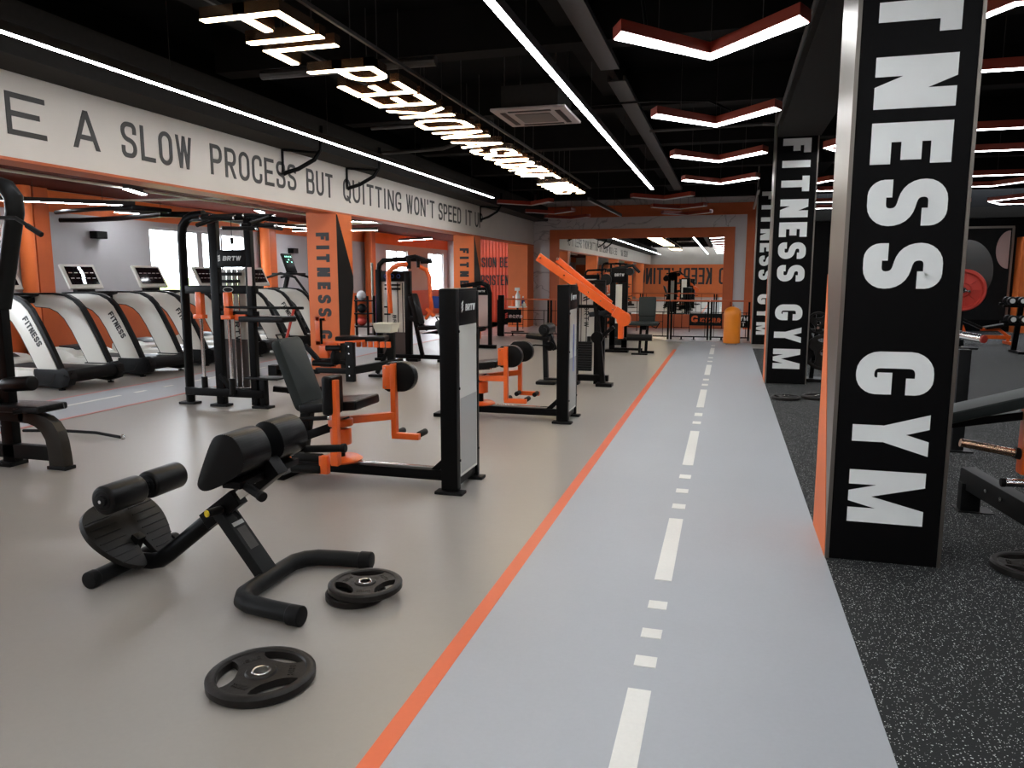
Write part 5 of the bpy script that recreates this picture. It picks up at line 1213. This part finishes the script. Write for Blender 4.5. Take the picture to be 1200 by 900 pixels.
MB().cyl((-9.6, 19.4, .02), (-9.6, 19.4, 2.0), .04, 14).build('pole', 'steel', hp); MB().cyl((-9.6, 19.4, 0), (-9.6, 19.4, .03), .16, 20).build('base', 'black', hp)

# ================================================================== RIGHT ZONE
db = thing('hammer_press_machine', 'plate loaded machine with steel base and black pad at the right edge', 'exercise machine', (1.75, 5.2, 0))
m = MB().bar((1.65, 5.75, .23), (1.86, 4.95, .17), .10, .14, bev=.006); m.build('side_beam', 'dark', db)
MB().bar((1.66, 5.70, .20), (1.66, 5.70, .01), .09, .12).build('rear_leg', 'dark', db) 
B(1.58, 1.80, 5.62, 5.78, 0, .012).build('rear_foot', 'dark', db)
MB().box(1.78, 1.90, 4.86, 4.98, .0, .24, .006).build('front_leg', 'dark', db)
MB().bar((1.78, 4.92, .17), (2.6, 4.98, .17), .12, .14).build('front_beam', 'dark', db)
m = MB(); bolt(m, (1.675, 5.42, .22), (-1, -.3, 0), .013); bolt(m, (1.715, 5.27, .21), (-1, -.3, 0), .013); m.build('bolt', 'chrome', db)
m = MB().bar((1.30, 5.25, .72), (1.95, 5.2, .93), .30, .07, bev=.02).bar((1.95, 5.2, .93), (2.4, 5.2, .95), .30, .07, bev=.02); m.build('bench_pad', 'greyvinyl', db)
MB().bar((1.30, 5.3, .66), (2.4, 5.2, .89), .10, .05).box(2.0, 2.1, 5.1, 5.2, .2, .9).build('pad_frame', 'black', db)
MB().cyl((1.44, 5.2, .575), (1.76, 5.2, .525), .026, 20).build('plate_sleeve', 'copper', db)
MB().cyl((1.74, 5.2, .53), (1.79, 5.2, .52), .036, 20).build('sleeve_collar', 'rubber', db)
MB().box(1.77, 1.84, 5.15, 5.25, .40, .80, .01).bar((1.80, 5.2, .6), (2.3, 5.2, .5), .08, .08).build('loading_bracket', 'orange', db)
MB().cyl((1.69, 5.15, .35), (2.1, 5.15, .36), .026, 20).build('foot_bar', 'chrome', db)
MB().cyl((1.665, 5.15, .349), (1.69, 5.15, .35), .029, 20, bev=.004).build('bar_cap', 'rubber', db)
weight_plate((1.665, 4.56, 0), .20, .05, .9, 'black weight plate lying on the speckled rubber at the right edge')
weight_plate((.80, 10.45, 0), .19, .045, .2, 'black weight plate on the rubber floor left of its neighbour, below the middle pillar', rings=False)
weight_plate((1.21, 10.6, 0), .21, .045, 1.1, 'black weight plate on the rubber floor partly hidden by the big pillar', rings=False)
# barbell on rack behind the big pillar
bb = thing('barbell', 'barbell with chrome sleeve and red end cap sticking out behind the big pillar', 'barbell', (1.0, 5.9, 1.2))
MB().cyl((1.25, 6.3, 1.27), (1.38, 5.7, 1.245), .012, 12).build('shaft', 'chrome', bb)
MB().cyl((1.37, 5.75, 1.245), (1.56, 5.35, 1.215), .026, 20).build('sleeve', 'chrome', bb)
MB().cyl((1.35, 5.79, 1.247), (1.372, 5.745, 1.245), .036, 20).build('sleeve_collar', 'chrome', bb)
MB().cyl((1.555, 5.36, 1.216), (1.565, 5.34, 1.2145), .024, 18).build('end_cap', 'red', bb)
rk2 = thing('squat_rack', 'black rack post behind the big pillar carrying the barbell', 'rack', (1.35, 6.35, 0))
B(1.30, 1.40, 6.3, 6.4, 0, 1.36, .006).build('upright', 'dark', rk2)
MB().bar((1.35, 6.3, 1.10), (1.62, 6.0, 1.14), .04, .045).box(1.30, 1.40, 6.2, 6.3, 1.17, 1.20).box(1.22, 1.48, 6.2, 6.5, 0, .03).build('safety_arm', 'black', rk2)
bn2 = thing('utility_post', 'dark steel post behind the right edge of the big pillar', 'post', (2.1, 7.7, 0))
B(2.05, 2.15, 7.65, 7.75, 0, .95, .006).build('post', 'dark', bn2); B(1.98, 2.22, 7.6, 7.8, 0, .02).build('foot', 'dark', bn2)
# red plate bench far back
def adj_bench(c, label, col):
    x, y = c; t = thing('weight_bench', label, 'bench', (x, y, 0), 'weight benches in the free weight area')
    MB().bar((x-.7, y, .18), (x+.55, y, .18), .07, .09).bar((x+.5, y-.25, .05), (x+.5, y+.25, .05), .08, .07).bar((x-.65, y-.25, .05), (x-.65, y+.25, .05), .08, .07).build('base_frame', col, t)
    MB().tube([(x+.5, y, .05), (x+.5, y, .2), (x+.3, y, .36), (x-.1, y, .36)], .035).bar((x-.4, y, .18), (x-.5, y, .45), .06, .06).build('seat_support', col, t)
    MB().obox((x-.5, y, .58), (.9, .3, .06), (0, math.radians(25), 0), .02).build('backrest', 'vinyl', t)
    MB().obox((x+.2, y, .44), (.45, .32, .06), (0, math.radians(-12), 0), .02).build('seat', 'vinyl', t)
    return t
adj_bench((6.0, 20.5), 'orange framed weight bench with black pads on the rubber floor right of the big pillar', 'orange')
adj_bench((2.6, 13.9), 'orange framed weight bench behind the middle pillar', 'orange')
rp = thing('plate_tree', 'stand with a big red weight plate just right of the big pillar', 'plate rack', (5.0, 19, 0))
B(5.0, 5.1, 18.95, 19.05, 0, 1.6, .005).build('post', 'dark', rp); B(4.7, 5.4, 18.8, 19.2, 0, .05).build('base', 'dark', rp)
MB().cyl((5.05, 18.95, 1.3), (5.05, 18.5, 1.3), .025).build('peg', 'chrome', rp)
rw = thing('weight_plate', 'big red weight plate hanging on the stand right of the big pillar', 'weight plate', (5.0, 18.8, 1.32), 'round weight plates')
Rr = Matrix.Rotation(PI/2, 3, 'X')
MB().lathe([(.46, 0), (.46, .06), (.44, .085), (.39, .085), (.37, .05), (.37, .02), (.39, 0), (.46, 0)], 56, (5.0, 18.8, 1.32), Rr).build('rim', 'red', rw)
MB().lathe([(.06, .03), (.06, .075), (.13, .075), (.16, .045), (.37, .03), (.37, .02), (.06, .02)], 56, (5.0, 18.8, 1.32), Rr).build('web', 'red', rw)
m = MB()
for k in range(9):
    a = k*2*PI/9; m.bar((5.0+.17*math.cos(a), 18.752, 1.32+.17*math.sin(a)), (5.0+.36*math.cos(a), 18.757, 1.32+.36*math.sin(a)), .012, .02, up=(0, -1, 0))
m.build('rib_pattern', 'red', rw)
MB().lathe([(.026, 0), (.026, .08), (.05, .08), (.05, 0), (.026, 0)], 28, (5.0, 18.8, 1.32), Rr).build('hub_ring', 'chrome', rw)
# plate rack between pillars
pr = thing('plate_rack', 'black plate rack seen between the middle and big pillars', 'plate rack', (1.35, 12.4, 0))
MB().bar((1.30, 12.4, .05), (1.36, 12.4, 1.05), .06, .06, up=(0, 1, 0)).bar((1.1, 12.4, .03), (2.0, 12.4, .03), .3, .05).bar((1.36, 12.4, 1.0), (2.0, 12.4, .85), .06, .06).build('frame', 'dark', pr)
for z in (.45, .85): MB().cyl((1.33, 12.4, z), (1.33, 12.1, z), .022).build('peg', 'chrome', pr)
for k, (x, y, z, r) in enumerate(((1.28, 12.25, .55, .27), (1.42, 12.12, .48, .27), (1.34, 12.2, .92, .17))):
    weight_plate((x, y, z), r, .045, .3*k, ['black weight plate hanging highest left on the rack between the pillars', 'black weight plate hanging in front on the rack between the pillars', 'small black weight plate on the upper peg between the pillars'][k], Matrix.Rotation(PI/2, 3, 'X'), rings=False)
# dumbbell rack far right
dr = thing('dumbbell_rack', 'two tier black dumbbell rack at the right edge of the far hall', 'dumbbell rack', (6.9, 18.2, 0))
for x in (5.95, 7.9):
    MB().bar((x, 18.4, 0), (x, 18.15, 1.15), .1, .07).box(x-.06, x+.06, 17.9, 18.5, 0, .06).build('upright', 'black', dr)
for z, yy in ((.62, 18.1), (1.0, 18.25)):
    MB().bar((5.6, yy-.12, z), (8.0, yy-.12, z), .04, .05).bar((5.6, yy+.12, z+.04), (8.0, yy+.12, z+.04), .04, .05).build('shelf_rail', 'black', dr)
def dumbbell(x, y, z, r, label):
    t = thing('dumbbell', label, 'dumbbell', (x, y, z), 'dumbbells on the two tier rack')
    MB().cyl((x, y-.09, z), (x, y+.09, z), .017, 10).build('handle', 'chrome', t)
    MB().cyl((x, y-.19, z), (x, y-.08, z), r, 16, bev=.012).build('head', 'rubber', t); MB().cyl((x, y+.08, z), (x, y+.19, z), r, 16, bev=.012).build('head', 'rubber', t)
    MB().cyl((x, y-.193, z), (x, y-.19, z), r*.6, 16).build('face_disc', 'label', t)
    return finish(t)
d0 = None
for k in range(11):
    for lv, (z, yy) in enumerate(((.62, 18.1), (1.0, 18.25))):
        x = 5.75+k*.2; lb = ('%s dumbbell' % ('leftmost', 'second', 'third', 'fourth', 'fifth', 'sixth', 'seventh', 'eighth', 'ninth', 'tenth', 'eleventh')[min(k, 10)]) + ' from the left on the %s tier of the far rack' % ('lower', 'upper')[lv]
        if d0 is None: d0 = dumbbell(x, yy, z+.11, .085, lb)
        else: dup(d0, (x, yy, z+.11), lb)
# outdoor hedge seen through the windows
m = MB(); bmh = bmesh.new(); bmesh.ops.create_icosphere(bmh, subdivisions=3, radius=1)
me = bpy.data.meshes.new('hs'); bmh.to_mesh(me); bmh.free()
for k in range(26):
    t = bmesh.new(); t.from_mesh(me); s_ = .8+random.random()*.5; yy = 6+k*1.25
    for v in t.verts:
        v.co = V((v.co.x*1.0, v.co.y*1.1, v.co.z*s_))*(1+.12*random.random())+V((-19, yy, .6))
    m._add(t)
hd = m.build('hedge', 'bark'); tag(hd, 'bright green hedge outside the windows', 'hedge'); hd['kind'] = 'stuff'
struct(B(-40, -12.7, -15, 60, -.3, -.2).build('ground_outside', 'tile'))

bpy.context.view_layer.update()
for o in [o for o in C.objects if o.type == 'EMPTY' and o.parent is None]: finish(o)

# ================================================================== LIGHT, WORLD, CAMERA
w = bpy.data.worlds.new('World'); bpy.context.scene.world = w; w.use_nodes = True
bg = w.node_tree.nodes['Background']; bg.inputs[0].default_value = (.86, .93, 1.0, 1); bg.inputs[1].default_value = 9
for i, (a, b, z0, z1) in enumerate(wins):
    l = bpy.data.lights.new('window_portal', 'AREA'); l.shape = 'RECTANGLE'; l.size = z1-z0; l.size_y = b-a
    o = bpy.data.objects.new('window_portal', l); C.objects.link(o); o.location = (XW-.22, (a+b)/2, (z0+z1)/2); o.rotation_euler = (0, -PI/2, 0)
    l.cycles.is_portal = True
cam = bpy.data.cameras.new('camera'); co = bpy.data.objects.new('camera', cam); C.objects.link(co)
f_ = 880.; pitch = math.atan(125/f_); yaw = math.atan(253*math.cos(pitch)/f_)
co.location = (0, 0, 1.6); co.rotation_euler = (PI/2-pitch, 0, yaw)
cam.sensor_width = 36; cam.lens = 36*f_/1200; cam.clip_start = .05; cam.clip_end = 300
S_ = bpy.context.scene; S_.camera = co
S_.view_settings.view_transform = 'Standard'; S_.view_settings.look = 'None'; S_.view_settings.gamma = 1; S_.view_settings.use_curve_mapping = False
S_.view_settings.exposure = 1.25
S_.cycles.use_denoising = True
S_.cycles.max_bounces = 8; S_.cycles.diffuse_bounces = 4; S_.cycles.glossy_bounces = 5; S_.cycles.transparent_max_bounces = 12
S_.cycles.sample_clamp_indirect = 4.0
S_.cycles.caustics_reflective = False; S_.cycles.caustics_refractive = False
